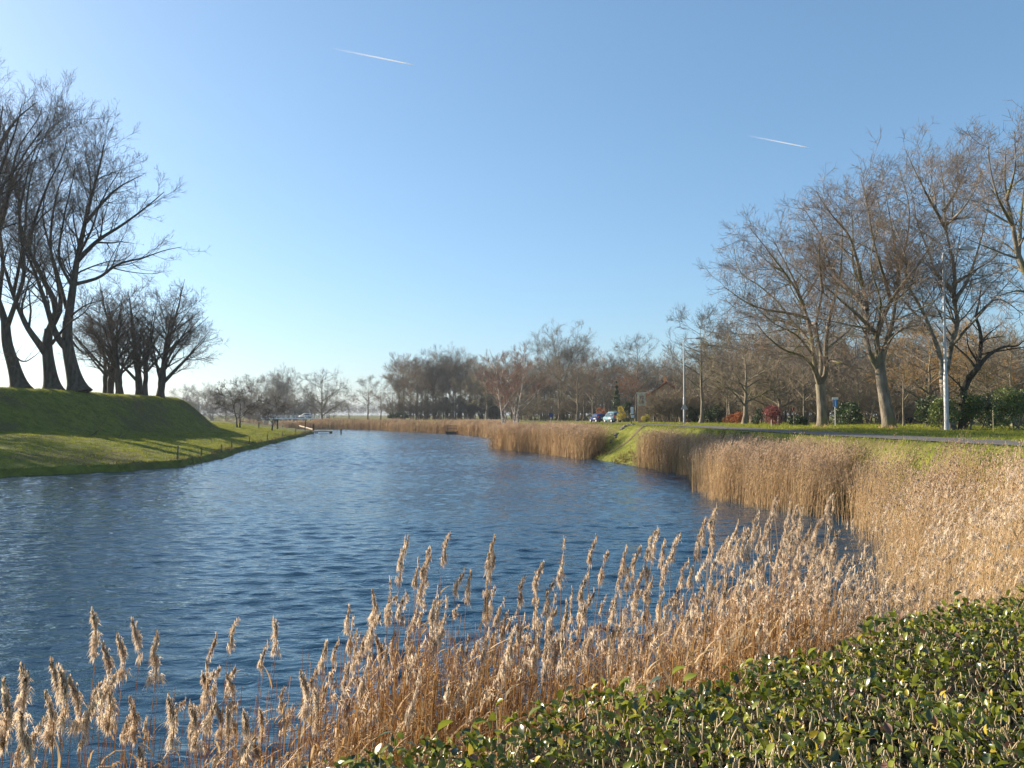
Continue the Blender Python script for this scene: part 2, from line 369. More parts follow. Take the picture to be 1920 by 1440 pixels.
p1b = scatter(20000, -64, -38, 52, 118, lambda X, Y: np.abs(sdist(X, Y, CREST)) < 2.0)
p2 = scatter(60000, 3, 34, 14, 125, lambda X, Y: (shore_d(X, Y) > 0.2) & (road_d(X, Y) > 1.75) & (X < 16+0.45*Y*0+18))
P = np.vstack([p1, p1b, p2])
tufts('grass', P, rg.uniform(0.04, 0.14, len(P))*(1+0.5*np.sin(P[:, 0]*1.7+np.sin(P[:, 1]))*np.sin(P[:, 1]*1.3)), [M['grass']], seed=3)['label'] = 'short green grass on the banks and verges'
pw = scatter(26000, -40, -20, 44, 156, lambda X, Y: (shore_d(X, Y) > -0.05) & (shore_d(X, Y) < 0.9) & (X < -15))
pw2 = scatter(9000, 3, 14, 50, 66, lambda X, Y: (shore_d(X, Y) > -0.3) & (shore_d(X, Y) < 1.2))
P = np.vstack([pw, pw2]); keep = (np.sin(P[:, 1]*0.9)+np.sin(P[:, 1]*0.37+1)+rg.normal(0, .8, len(P))) > -0.3; P = P[keep]
tufts('dry_grass', P, rg.uniform(0.10, 0.38, len(P))*(0.7+0.3*np.sin(P[:, 1]*1.3)), [M['weeds']], blades=4, width=0.016, seed=4)['label'] = 'brown dry weeds along the water edge'
# ------------------------------------------------------------------ bare trees
def grow(P, R, L, dens, t0, t1, ang, lenf, minl, rr, nseg, wig, up, rng, rmin=0.006, maxl=1e9, mincount=0, taper=0.8, pull=None):
    N, n, _ = P.shape
    if N == 0: return P, R, L
    cnt = np.maximum(rng.poisson(dens*L), mincount); idx = np.repeat(np.arange(N), cnt); m = len(idx)
    t = t0+(t1-t0)*rng.random(m)**0.85
    f = t*(n-1); i = np.minimum(f.astype(int), n-2); a = (f-i)[:, None]
    S = P[idx, i]*(1-a)+P[idx, i+1]*a; T = norm(P[idx, i+1]-P[idx, i])
    r0 = R[idx, i]*(1-a[:, 0])+R[idx, i+1]*a[:, 0]
    an = np.radians(rng.normal(ang, 9, m))[:, None]
    v = rng.normal(0, 1, (m, 3)); v[:, 2] += 0.15; v = norm(v-np.sum(v*T, 1, keepdims=True)*T)
    D = np.cos(an)*T+np.sin(an)*v
    Lc = np.clip(L[idx]*lenf*(1-0.5*t)*rng.uniform(0.55, 1.35, m), minl, maxl)
    rc = np.clip(r0*rr*rng.uniform(0.7, 1.15, m)*np.clip(Lc/np.maximum(L[idx]*lenf, 1e-6), 0.5, 1.2), rmin, None)
    Q = np.empty((m, nseg+1, 3)); Q[:, 0] = S
    for k in range(nseg):
        D = D+rng.normal(0, wig, (m, 3)); D[:, 2] += up
        D = norm(D); Q[:, k+1] = Q[:, k]+D*(Lc/nseg)[:, None]
    Rr = rc[:, None]*(1-taper*np.linspace(0, 1, nseg+1))[None]
    return Q, np.maximum(Rr, rmin*0.7), Lc
def curve_len(P): return np.linalg.norm(np.diff(P, axis=1), axis=2).sum(1)
def resample(pts, n):
    c = catmull(pts, 10); s = np.concatenate([[0], np.cumsum(np.linalg.norm(np.diff(c, axis=0), axis=1))]); u = np.linspace(0, s[-1], n)
    return np.stack([np.interp(u, s, c[:, k]) for k in range(3)], 1)
def levels(P1, R1, cfg, rng):
    """P1: limbs (N,n,3). returns list of (P,R) levels"""
    out = []; P, R, L = P1, R1, curve_len(P1)
    for c in cfg:
        P, R, L = grow(P, R, L, rng=rng, **c); out.append((P, R))
        if c.get('stop'): break
    return out
def hero(name, base, trunk, limbs, cfg, bark, twig, seed, label, group, d, flare=1.0, r_base=0.35, r_top=0.22, cat='tree', nlimb=18, cut=0.86, rs=1.0):
    """trunk and limbs as photo-pixel polylines with a depth offset in metres"""
    rng = np.random.default_rng(seed)
    b = np.array([pix(base[0], base[1], d)[0], d, 0.0]); b[2] = tz(b[0], b[1])-0.12
    def W(p): q = pix(p[0], p[1], d+(p[2] if len(p) > 2 else 0)); return q
    tp = [W(p) for p in trunk]; tp[0] = np.array([tp[0][0], tp[0][1], b[2]])
    T = resample(tp, 16); tr = np.linspace(r_base, r_top, 16)*rs
    s = np.linspace(0, 1, 16); tr = tr*(1+flare*np.exp(-s*9))
    lp = []; lr = []
    for l in limbs:
        pts = [W(p) for p in l[1:]]
        Pn = resample(pts, 60)[:int(60*cut)]; Pn = Pn[np.linspace(0, len(Pn)-1, nlimb).round().astype(int)]+0
        Pn[3:] += np.cumsum(rng.normal(0, 0.012, (nlimb-3, 3)), 0)*0.6
        lp.append(Pn); r0 = l[0]*rs; lr.append(np.maximum(r0*(1-0.88*np.linspace(0, 1, nlimb)**0.8), 0.02))
    LP = np.array(lp); LR = np.array(lr)
    lev = levels(LP, LR, cfg, rng)
    e = empty(name, b)
    tag(e, label, cat, group)
    v1, f1 = tubes([(T[None], tr[None])], 12); v2, f2 = tubes([(LP, LR)], 8)
    V, F = merge((v1, f1), (v2, f2))
    me = np_mesh('trunk', V-b, [(F[0], 0), (F[1], 0)], [bark], smooth=True); link('trunk', me, e)
    a1, g1 = tubes(lev[:1], 5); a2, g2 = tubes(lev[1:], 3)
    V, F = merge((a1, g1), (a2, g2))
    me = np_mesh('crown', V-b, [(F[0], 0), (F[1], 1)], [bark, twig]); link('crown', me, e)
    return e

def auto_tree(rng, H=14, Rc=5, h0=0.22, nl=12, style='oval', r=0.25, cfg=None, lean=0.0, stems=1, low=-0.2, limbup=0.5):
    """returns (trunk batches, limb batch, levels): a tree standing at the origin"""
    tb = []; L1 = []; R1 = []
    for s in range(stems):
        a = rng.uniform(0, 6.28); off = np.array([math.cos(a), math.sin(a), 0])*(0.25*(stems > 1)*math.sqrt(stems))
        top = H*(0.62 if style == 'vase' else 0.80)*rng.uniform(0.9, 1)
        if stems > 1: top = H*rng.uniform(0.7, 1.0)
        n = 14; z = np.linspace(-0.15, top, n)
        dr = np.cumsum(rng.normal(0, 0.030*H/ n*2.2, (n, 2)), 0)
        ln = (np.array([math.cos(a), math.sin(a)])*(Rc*0.55 if stems > 1 else 0)+np.array([lean, 0])*H)
        P = np.zeros((n, 3)); P[:, 2] = z; P[:, :2] = dr+off[:2]+ln*(np.clip(z/H, 0, 1)**1.3)[:, None]
        rs = r*(0.6 if stems > 1 else 1)
        Rr = rs*(1-0.94*np.clip(z/top, 0, 1)**0.9)*(1+0.5*np.exp(-np.clip(z, 0, None)*2.5)); Rr = np.maximum(Rr, 0.02)
        tb.append((P, Rr))
        k = max(3, nl//stems)
        for j in range(k):
            u = (j+rng.random()*0.8)/k
            ts = h0+(1-h0)*(u**1.1)*0.85 if style != 'vase' else h0+(0.62-h0)*u
            f = np.clip(ts*H/top, 0, 0.97)*(n-1); i = int(f); S = P[i]*(1-(f-i))+P[min(i+1, n-1)]*(f-i)
            az = 2.399*j+rng.uniform(-0.5, 0.5)+s
            if style == 'vase':
                el = rad(rng.uniform(25, 80)); tgt = np.array([math.cos(az)*math.cos(el)*Rc, math.sin(az)*math.cos(el)*Rc, H*0.55+math.sin(el)*H*0.45])
            else:
                el = math.asin(min(1, max(-1, low+(1-low)*u*rng.uniform(0.8, 1.05)))); rr_ = rng.uniform(0.8, 1.05)
                tgt = np.array([math.cos(az)*math.cos(el)*Rc*rr_, math.sin(az)*math.cos(el)*Rc*rr_, H*0.55+math.sin(el)*H*0.45*rr_])
            tgt = tgt+np.array([ln[0], ln[1], 0])*0.8
            if tgt[2] < S[2]+0.3: tgt[2] = S[2]+0.3+rng.random()
            mid = S*0.5+tgt*0.5; mid[2] = S[2]+(tgt[2]-S[2])*limbup; 
            q = resample([S, mid*0.6+(S*0.5+tgt*0.5)*0.4, tgt], 10); q[2:] += np.cumsum(rng.normal(0, 0.05*Rc/5, (8, 3)), 0)*0.5
            L1.append(q); rb = min(Rr[i]*0.62, 0.5*r); R1.append(np.maximum(rb*(1-0.88*np.linspace(0, 1, 10)), 0.015))
    LP = np.array(L1); LR = np.array(R1)
    return tb, (LP, LR), levels(LP, LR, cfg, rng)
def proto(seed, twig_r=0.012, bark='bark', twig='twig', dens=(1.5, 2.6, 4.0), fl=(0.45, 0.5, 0.5), angs=(42, 40, 38), up=0.05, wig=0.12, minl=0.35, ivy=0, weep=None, sidesT=8, **kw):
    rng = np.random.default_rng(seed)
    cfg = [dict(dens=dens[0], t0=0.12, t1=1.0, ang=angs[0], lenf=fl[0], minl=minl*2, rr=0.55, nseg=6, wig=wig, up=up, rmin=twig_r*1.2, mincount=3),
           dict(dens=dens[1], t0=0.15, t1=1.0, ang=angs[1], lenf=fl[1], minl=minl*1.3, rr=0.55, nseg=4, wig=wig, up=up, rmin=twig_r, mincount=2),
           dict(dens=dens[2], t0=0.15, t1=1.0, ang=angs[2], lenf=fl[2], minl=minl, rr=0.7, nseg=3, wig=wig*1.2, up=up if weep is None else weep, rmin=twig_r*0.8, mincount=1)]
    if len(dens) > 3:
        cfg.append(dict(dens=dens[3], t0=0.15, t1=1.0, ang=35, lenf=0.6, minl=minl*0.8, rr=0.8, nseg=2, wig=wig, up=up if weep is None else weep, rmin=twig_r*0.7, mincount=0))
    tb, limb, lev = auto_tree(rng, cfg=cfg, **kw)
    v1, f1 = tubes([(P[None], R[None]) for P, R in tb], sidesT); v2, f2 = tubes([limb], 5)
    V, F = merge((v1, f1), (v2, f2))
    tm = np_mesh('trunk', V, [(F[0], 0), (F[1], 0)], [M[bark]], smooth=True)
    a1, g1 = tubes(lev[:1], 4); a2, g2 = tubes(lev[1:], 3)
    V, F = merge((a1, g1), (a2, g2)); cm = np_mesh('crown', V, [(F[0], 0), (F[1], 1)], [M[bark], M[twig]])
    im = None
    if ivy:
        P, R = tb[0]; n = int(ivy); t = rng.random(n)**0.9; f = t*(len(P)-1)*rng.choice([0.55, 0.8]); i = np.minimum(f.astype(int), len(P)-2); a = (f-i)[:, None]
        c = P[i]*(1-a)+P[i+1]*a; az = rng.uniform(0, 6.28, n); ro = R[i]+0.15+0.55*rng.random(n)**1.5
        c = c+np.stack([np.cos(az)*ro, np.sin(az)*ro, rng.normal(0, .2, n)], 1)
        im = np_mesh('ivy', *leafcards(c, 0.22, rng), [M['leaf_ivy']])
    return tm, cm, im
def leafcards(c, size, rng, asp=0.6):
    n = len(c); d = norm(rng.normal(0, 1, (n, 3))); e = norm(np.cross(d, rng.normal(0, 1, (n, 3))))
    s = size*rng.uniform(0.6, 1.3, (n, 1))
    V = np.stack([c-d*s*0.5, c+e*s*asp*0.5, c+d*s*0.5, c-e*s*asp*0.5], 1).reshape(-1, 3)
    return V, [(np.arange(4*n).reshape(n, 4), 0)]
def place(pr, name, x, y, s=1.0, rz=0.0, label='', cat='tree', group=None, sz=None, dz=0.0):
    e = empty(name, (x, y, tz(x, y)-0.05+dz), rz); e.scale = (s, s, sz or s)
    tag(e, label, cat, group)
    for nm, m in zip(('trunk', 'crown', 'ivy'), pr):
        if m: link(nm, m, e)
    return e
# ------------------------------------------------------------------ the big trees, limbs traced from the photograph
def hcfg(tw=0.008, d=(2.2, 3.5, 4.9), ang=(42, 40, 38), fl=(0.42, 0.48, 0.52), up=0.05, wig=0.13, maxl=4.5, last=1.8):
    return [dict(dens=d[0], t0=0.18, t1=1.0, ang=ang[0], lenf=fl[0], minl=0.9, rr=0.5, nseg=8, wig=wig, up=up, rmin=tw*1.6, mincount=4, maxl=maxl),
            dict(dens=d[1], t0=0.12, t1=1.0, ang=ang[1], lenf=fl[1], minl=0.6, rr=0.5, nseg=5, wig=wig, up=up, rmin=tw*1.2, mincount=2),
            dict(dens=d[2], t0=0.12, t1=1.0, ang=ang[2], lenf=fl[2], minl=0.4, rr=0.6, nseg=4, wig=wig*1.1, up=up, rmin=tw, mincount=1),
            dict(dens=last, t0=0.2, t1=1.0, ang=35, lenf=0.6, minl=0.25, rr=0.8, nseg=2, wig=wig, up=up, rmin=tw*0.8)]
zA = lambda x, y, dd=0: (x/1.8, 100+y/1.8, dd)
z4 = lambda x, y, dd=0: (1300+x/3.097, 500+y/3.097, dd)
z5 = lambda x, y, dd=0: (1300+x/2.88, 200+y/2.88, dd)
GL = 'big leaning trees on the rampart'
hero('bare_tree', (148, 733), [zA(266, 1142), zA(243, 1060), zA(228, 980), zA(228, 905)], [
    (0.36, zA(228, 920), zA(245, 800), zA(262, 690, 1), zA(290, 560, 1), zA(322, 440, 0), zA(348, 330), zA(352, 262)),
    (0.30, zA(230, 1000), zA(190, 950, -1), zA(150, 830, -2), zA(110, 720, -2), zA(72, 640, -3), zA(60, 540, -3)),
    (0.16, zA(250, 780), zA(330, 758, 1), zA(400, 712, 1), zA(480, 692, 2), zA(560, 665, 2), zA(640, 650, 2)),
    (0.20, zA(262, 700), zA(330, 632, -1), zA(420, 575, -2), zA(500, 515, -3), zA(575, 450, -4)),
    (0.17, zA(225, 860), zA(200, 765, 1), zA(165, 640, 2), zA(145, 540, 2), zA(165, 430, 3), zA(200, 350, 3)),
    (0.17, zA(290, 570), zA(380, 470, 2), zA(440, 430, 3), zA(500, 400, 4)),
    (0.14, zA(240, 780), zA(200, 690), zA(215, 560, -2), zA(245, 430, -3), zA(262, 320, -3)),
    (0.13, zA(262, 690), zA(310, 590, -3), zA(340, 500, -4), zA(400, 400, -5), zA(430, 350, -5)),
    (0.10, zA(235, 890), zA(290, 850, -2), zA(350, 830, -3), zA(390, 790, -3)),
    (0.10, zA(235, 960), zA(280, 1010, 2), zA(330, 1000, 3), zA(370, 960, 3)),
    (0.12, zA(300, 540), zA(305, 430, 3), zA(290, 340, 4), zA(300, 280, 5)),
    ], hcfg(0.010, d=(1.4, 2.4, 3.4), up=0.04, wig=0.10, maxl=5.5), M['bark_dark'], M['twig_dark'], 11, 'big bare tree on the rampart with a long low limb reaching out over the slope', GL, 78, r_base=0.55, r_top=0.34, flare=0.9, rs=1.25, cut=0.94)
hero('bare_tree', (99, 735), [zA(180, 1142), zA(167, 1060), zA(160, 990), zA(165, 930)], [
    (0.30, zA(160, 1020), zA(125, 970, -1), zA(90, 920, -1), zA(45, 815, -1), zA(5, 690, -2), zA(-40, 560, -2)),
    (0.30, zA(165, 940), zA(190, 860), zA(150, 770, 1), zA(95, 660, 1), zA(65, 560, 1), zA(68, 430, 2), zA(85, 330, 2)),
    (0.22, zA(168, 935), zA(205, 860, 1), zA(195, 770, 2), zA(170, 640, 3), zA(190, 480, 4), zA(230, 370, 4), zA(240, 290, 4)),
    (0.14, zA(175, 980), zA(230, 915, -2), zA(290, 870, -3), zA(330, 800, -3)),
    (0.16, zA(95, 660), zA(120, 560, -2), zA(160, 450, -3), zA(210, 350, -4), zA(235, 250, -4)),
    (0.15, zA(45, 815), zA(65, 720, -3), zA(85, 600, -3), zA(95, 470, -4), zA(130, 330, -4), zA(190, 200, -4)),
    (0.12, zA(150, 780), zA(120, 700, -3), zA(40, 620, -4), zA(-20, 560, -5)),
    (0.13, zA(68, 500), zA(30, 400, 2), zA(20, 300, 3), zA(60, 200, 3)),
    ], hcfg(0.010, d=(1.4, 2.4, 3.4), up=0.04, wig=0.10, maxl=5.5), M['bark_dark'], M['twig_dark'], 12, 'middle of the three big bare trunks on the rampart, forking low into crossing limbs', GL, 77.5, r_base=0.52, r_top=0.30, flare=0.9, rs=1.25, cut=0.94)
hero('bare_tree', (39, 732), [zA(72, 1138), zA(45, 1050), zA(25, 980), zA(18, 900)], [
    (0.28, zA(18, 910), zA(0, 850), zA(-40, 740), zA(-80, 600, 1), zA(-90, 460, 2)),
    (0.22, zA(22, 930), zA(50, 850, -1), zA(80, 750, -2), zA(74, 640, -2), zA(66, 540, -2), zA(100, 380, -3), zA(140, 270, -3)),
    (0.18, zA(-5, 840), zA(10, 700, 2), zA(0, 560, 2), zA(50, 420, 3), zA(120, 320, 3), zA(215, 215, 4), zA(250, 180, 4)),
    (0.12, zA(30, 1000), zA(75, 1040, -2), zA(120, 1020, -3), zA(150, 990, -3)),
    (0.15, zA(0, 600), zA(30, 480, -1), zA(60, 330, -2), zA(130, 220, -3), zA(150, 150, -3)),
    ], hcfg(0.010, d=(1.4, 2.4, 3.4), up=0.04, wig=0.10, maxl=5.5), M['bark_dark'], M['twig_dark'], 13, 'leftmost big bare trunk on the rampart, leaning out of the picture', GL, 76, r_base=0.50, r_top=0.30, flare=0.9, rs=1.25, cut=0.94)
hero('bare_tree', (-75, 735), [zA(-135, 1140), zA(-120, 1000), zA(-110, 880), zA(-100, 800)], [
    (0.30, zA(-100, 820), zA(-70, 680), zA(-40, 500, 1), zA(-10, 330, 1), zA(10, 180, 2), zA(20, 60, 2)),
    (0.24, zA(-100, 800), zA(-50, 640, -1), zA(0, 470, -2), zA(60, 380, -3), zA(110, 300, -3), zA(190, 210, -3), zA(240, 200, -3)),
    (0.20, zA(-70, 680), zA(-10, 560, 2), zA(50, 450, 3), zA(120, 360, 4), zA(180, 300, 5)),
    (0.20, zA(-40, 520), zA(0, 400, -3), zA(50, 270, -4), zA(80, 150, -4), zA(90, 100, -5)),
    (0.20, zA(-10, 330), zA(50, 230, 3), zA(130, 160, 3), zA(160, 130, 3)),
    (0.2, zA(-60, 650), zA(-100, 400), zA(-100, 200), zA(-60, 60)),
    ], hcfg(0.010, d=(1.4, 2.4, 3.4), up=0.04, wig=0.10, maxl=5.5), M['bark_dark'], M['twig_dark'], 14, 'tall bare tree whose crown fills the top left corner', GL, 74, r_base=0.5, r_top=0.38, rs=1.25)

GR = 'big bare trees beside the road'
RC = dict(up=0.012, wig=0.10, ang=(50, 46, 42))
hero('bare_tree', (1541, 803), [z4(747, 940), z4(748, 860), z4(742, 760), z4(735, 680)], [
    (0.15, z4(730, 690), z4(700, 595, -1), z4(640, 525, -2), z4(540, 490, -3), z4(480, 450, -3), z4(420, 400, -4), z4(370, 340, -4), z4(260, 320, -5)),
    (0.20, z4(728, 670), z4(710, 600), z4(690, 450), z4(660, 300, 1), z4(630, 200, 1), z4(595, 100, 1), z4(545, 0, 1), z5(390, 640, 1)),
    (0.17, z4(735, 680), z4(742, 520, 1), z4(722, 400, 2), z4(720, 300, 2), z4(750, 150, 3), z4(735, 0, 3), z5(610, 700, 3)),
    (0.20, z4(742, 680), z4(772, 600), z4(768, 450, -1), z4(790, 300, -1), z4(820, 170, -1), z4(850, 40, -2), z5(800, 650, -2), z5(760, 500, -2)),
    (0.12, z4(770, 480), z4(870, 400, 2), z4(920, 350, 2), z4(955, 290, 3)),
    (0.08, z4(770, 540), z4(850, 560, -2), z4(940, 590, -2), z4(1020, 600, -2)),
    (0.13, z4(660, 300), z4(560, 270, -2), z4(420, 250, -3), z4(300, 200, -4), z4(180, 120, -5), z4(110, 90, -5)),
    (0.13, z4(690, 450), z4(600, 350, 2), z4(500, 220, 3), z4(390, 120, 4), z4(260, 20, 5), z5(210, 700, 5)),
    (0.12, z4(640, 220), z4(560, 80, -3), z5(400, 780, -3), z5(300, 650, -3), z5(270, 580, -3)),
    (0.12, z4(722, 400), z4(640, 250, 4), z4(560, 100, 5), z5(500, 800, 5), z5(480, 650, 5)),
    (0.11, z4(750, 150), z5(680, 780, -3), z5(700, 640, -4), z5(660, 540, -4)),
    (0.10, z4(715, 330), z4(600, 330, 3), z4(480, 310, 4), z4(330, 290, 4), z4(200, 330, 4)),
    (0.10, z4(700, 520), z4(600, 400, -3), z4(470, 330, -5), z4(350, 230, -6), z4(230, 200, -6)),
    ], hcfg(0.008, **RC), M['bark'], M['twig_red'], 21, 'bare tree by the road with a mossy limb low on its left', GR, 54, r_base=0.34, r_top=0.30, flare=0.35, cut=0.93)
hero('bare_tree', (1664, 806), [z4(1140, 945), z4(1117, 810), z4(1092, 660), z4(1078, 540)], [
    (0.20, z4(1075, 600), z4(1040, 540), z4(1012, 470), z4(1003, 380, 1), z4(1010, 250, 1), z4(985, 120, 2), z4(930, 0, 2), z5(860, 640, 2), z5(840, 480, 2)),
    (0.20, z4(1078, 545), z4(1058, 400), z4(1020, 355, -1), z4(945, 275, -2), z4(870, 215, -2), z4(790, 140, -3), z4(700, 60, -4)),
    (0.17, z4(1062, 410), z4(1100, 300, 1), z4(1150, 200, 1), z4(1195, 110, 1), z4(1180, 0, 1), z5(1080, 700, 2), z5(1050, 540, 2), z5(1030, 400, 2)),
    (0.20, z4(1088, 560), z4(1125, 430), z4(1160, 300, -1), z4(1180, 180, -1), z4(1250, 60, -2), z5(1250, 800, -2), z5(1330, 640, -3)),
    (0.13, z4(1110, 480), z4(1160, 400, -3), z4(1210, 355, -4), z4(1290, 300, -4)),
    (0.10, z4(1150, 400), z4(1250, 350, 2), z4(1340, 340, 3), z4(1420, 330, 3)),
    (0.14, z4(1010, 250), z4(900, 130, 3), z4(800, 20, 4), z5(700, 720, 4), z5(600, 560, 4), z5(560, 480, 4)),
    (0.14, z4(985, 120), z5(850, 720, -2), z5(740, 580, -3), z5(660, 460, -3), z5(640, 400, -3)),
    (0.13, z4(1150, 200), z5(980, 760, -4), z5(940, 560, -5), z5(900, 400, -5), z5(870, 320, -5)),
    (0.13, z4(1180, 100), z5(1150, 700, 3), z5(1160, 540, 3), z5(1120, 380, 3), z5(1090, 280, 3)),
    (0.12, z4(1020, 355), z4(960, 200, 4), z4(860, 150, 5), z4(760, 100, 5), z4(640, 90, 6)),
    (0.10, z4(1062, 410), z4(1090, 200, -4), z5(960, 840, -5), z5(1010, 600, -6), z5(980, 420, -6)),
    ], hcfg(0.008, **RC), M['bark'], M['twig_red'], 22, 'bare tree with a thick leaning trunk and pale scar at its foot beside the road', GR, 48, r_base=0.36, r_top=0.29, flare=0.3, cut=0.93)
hero('bare_tree', (1786, 812), [z4(1505, 970), z4(1480, 850), z4(1458, 720), z4(1448, 600)], [
    (0.15, z4(1448, 610), z4(1436, 530), z4(1400, 420), z4(1345, 285), z4(1290, 180, -1), z4(1240, 80, -1), z5(1150, 820, -2), z5(1090, 640, -2), z5(1040, 520, -2)),
    (0.11, z4(1385, 390), z4(1300, 290, 2), z4(1200, 175, 3), z4(1120, 80, 3), z5(960, 760, 4)),
    (0.20, z4(1455, 640), z4(1485, 520, 1), z4(1505, 420, 1), z4(1535, 325, 1), z4(1510, 180, 1), z4(1515, 20, 1), z5(1360, 640, 1), z5(1350, 450, 1), z5(1330, 300, 1), z5(1310, 200, 1)),
    (0.11, z4(1490, 470), z4(1600, 345, -2), z4(1710, 220, -3), z4(1850, 60, -3), z5(1790, 820, -4)),
    (0.14, z4(1515, 200), z4(1600, 60, 2), z5(1560, 700, 3), z5(1600, 500, 3), z5(1570, 380, 3)),
    (0.14, z5(1365, 660), z5(1260, 480, -3), z5(1180, 320, -3), z5(1130, 200, -3)),
    (0.13, z5(1355, 560), z5(1450, 400, 3), z5(1490, 260, 3), z5(1450, 170, 3)),
    (0.12, z4(1512, 160), z4(1400, 20, 3), z5(1270, 780, 4), z5(1210, 620, 4), z5(1180, 460, 4), z5(1120, 340, 4)),
    (0.12, z4(1510, 100), z4(1640, 20, -3), z5(1640, 800, -4), z5(1700, 640, -4)),
    (0.12, z5(1360, 640), z5(1450, 560, -4), z5(1540, 420, -5), z5(1560, 300, -5)),
    ], hcfg(0.008, **RC), M['bark_pale'], M['twig_red'], 23, 'bare tree with whitish forked trunk standing right behind the tall lamp post', GR, 47, r_base=0.24, r_top=0.22, flare=0.3, cut=0.93)
hero('bare_tree', (1800, 800), [z4(1560, 960), z4(1562, 860), z4(1565, 790), z4(1562, 720)], [
    (0.22, z4(1562, 725), z4(1605, 640), z4(1650, 560, 1), z4(1668, 450, 1), z4(1662, 370, 1), z4(1640, 290, 1), z4(1660, 180, 2), z5(1560, 820, 2)),
    (0.20, z4(1600, 650), z4(1640, 600, -1), z4(1705, 520, -1), z4(1800, 462, -1), z4(1880, 455, -1), z4(1930, 420, -1), z4(2020, 400, -1)),
    (0.10, z4(1565, 720), z4(1545, 690, -1), z4(1500, 650, -1), z4(1450, 600, -2)),
    (0.09, z4(1600, 650), z4(1590, 580, 1), z4(1560, 545, 1)),
    (0.10, z4(1668, 440), z4(1720, 415, 2), z4(1800, 405, 2), z4(1870, 420, 2)),
    (0.10, z4(1640, 290), z4(1760, 190, -2), z4(1880, 250, -2), z4(1960, 330, -2)),
    (0.09, z4(1655, 560), z4(1600, 470, -1), z4(1590, 400, -2), z4(1560, 330, -2)),
    ], hcfg(0.008, d=(1.1, 2.0, 3.0), **RC), M['bark_dark'], M['twig'], 24, 'dark low forked tree growing out of the green shrubs by the lamp post', GR, 47, r_base=0.24, r_top=0.24, flare=0)
hero('bare_tree', (2010, 820), [z5(2045, 1780), z5(1990, 1400), z5(1900, 1150), z5(1830, 980)], [
    (0.20, z5(1830, 980), z5(1755, 800), z5(1722, 640), z5(1690, 500, 1), z5(1680, 350, 1), z5(1690, 200, 1), z5(1700, 70, 1)),
    (0.15, z5(1755, 800), z5(1770, 600, 2), z5(1790, 400, 3), z5(1780, 220, 3), z5(1770, 90, 3)),
    (0.13, z5(1722, 640), z5(1640, 480, -2), z5(1600, 300, -2), z5(1600, 160, -3), z5(1610, 110, -3)),
    (0.12, z5(1690, 500), z5(1740, 350, -3), z5(1740, 180, -3), z5(1735, 60, -4)),
    (0.12, z5(1800, 900), z5(1700, 850, 2), z5(1600, 850, 3), z5(1520, 900, 3)),
    (0.12, z5(1850, 1050), z5(1760, 1000, -2), z5(1600, 1040, -3), z5(1480, 1050, -3)),
    (0.15, z5(1830, 980), z5(1900, 700), z5(1900, 400), z5(1850, 200)),
    ], hcfg(0.008, **RC), M['bark'], M['twig_red'], 25, 'tall bare tree at the right edge whose trunk stands out of view', GR, 38, r_base=0.3, r_top=0.26, rs=0.8, cut=0.86)

# ------------------------------------------------------------------ second group on the rampart
GV = 'smaller bare trees further along the rampart'
tv = [proto(31+k, 0.011, 'bark_dark', 'twig_dark', dens=(2.2, 3.6, 5.0, 2.0), H=13, Rc=4.0, h0=0.10, nl=27, stems=3, style='oval', r=0.5, low=-0.1, up=0.05, wig=0.17, limbup=0.5) for k in range(2)]
for (px, d, s, rz, pi, lb) in [(202, 97, 1.03, 0.4, 0, 'smaller bare tree on the rampart nearest the big leaning trees'), (232, 95, 1.09, 2.0, 1, 'straight dark bare tree, second of the smaller group on the rampart'),
    (266, 97, 1.10, 3.6, 0, 'bare tree leaning a little left, third of the smaller group on the rampart'), (293, 99, 1.17, 5.0, 1, 'rounded bare tree at the outer end of the rampart group, crown hanging to the right')]:
    x = (px-960)/1493*d; place(tv[pi], 'bare_tree', x, d, s, rz, lb, group=GV)

for (x, y, s, rz, lb) in [(-63, 66, 1.5, 1, 'bare tree on the rampart just outside the left picture edge, added for its shadow'), (-72, 68, 1.6, 3, 'bare tree on the rampart well outside the left picture edge, added for its shadow')]:
    place(tv[0], 'bare_tree', x, y, s, rz, lb)  # out of view, added for the shadow stripes they throw on the bank

# ------------------------------------------------------------------ background trees
t_round = proto(41, 0.015, 'bark', 'twig_far', dens=(2.0, 2.7, 3.0, 1.2), H=15, Rc=6.8, h0=0.14, nl=14, style='oval', r=0.35, low=-0.25, minl=0.6)
t_tall = proto(42, 0.015, 'bark', 'twig_far', dens=(2.0, 2.7, 3.0, 1.2), H=17, Rc=5.2, h0=0.25, nl=16, style='oval', r=0.3, low=-0.3, minl=0.6)
t_vase = proto(43, 0.014, 'bark', 'twig_far', dens=(2.0, 2.7, 3.0, 1.2), H=18, Rc=6.5, h0=0.25, nl=14, style='vase', r=0.35, minl=0.6, fl=(0.32, 0.45, 0.5))
t_ivy = [proto(44+k, 0.018, 'bark', 'twig_far', dens=(2.2, 2.8, 3.2, 1.5), H=17, Rc=3.6, h0=0.45, nl=9, style='oval', r=0.28, low=0, minl=0.6, ivy=5500) for k in range(2)]
t_slim = [proto(47+k, 0.018, 'bark', 'twig', dens=(2.2, 3.0, 3.4, 1.4), H=15, Rc=2.6, h0=0.35, nl=9, style='oval', r=0.16, low=-0.3, minl=0.6, up=0.12) for k in range(2)]
t_mid = [proto(51+k, 0.012, 'bark', 'twig', dens=(2.0, 3.2, 4.6, 2.0), H=10, Rc=3.4, h0=0.25, nl=13, style='oval', r=0.16, low=-0.1, up=0.1) for k in range(3)]
t_birch = proto(55, 0.016, 'bark_birch', 'twig_birch', dens=(2.8, 3.8, 4.2, 1.8), H=11, Rc=3.0, h0=0.3, nl=40, style='oval', r=0.22, stems=6, low=0.0, up=0.10, angs=(28, 28, 28))
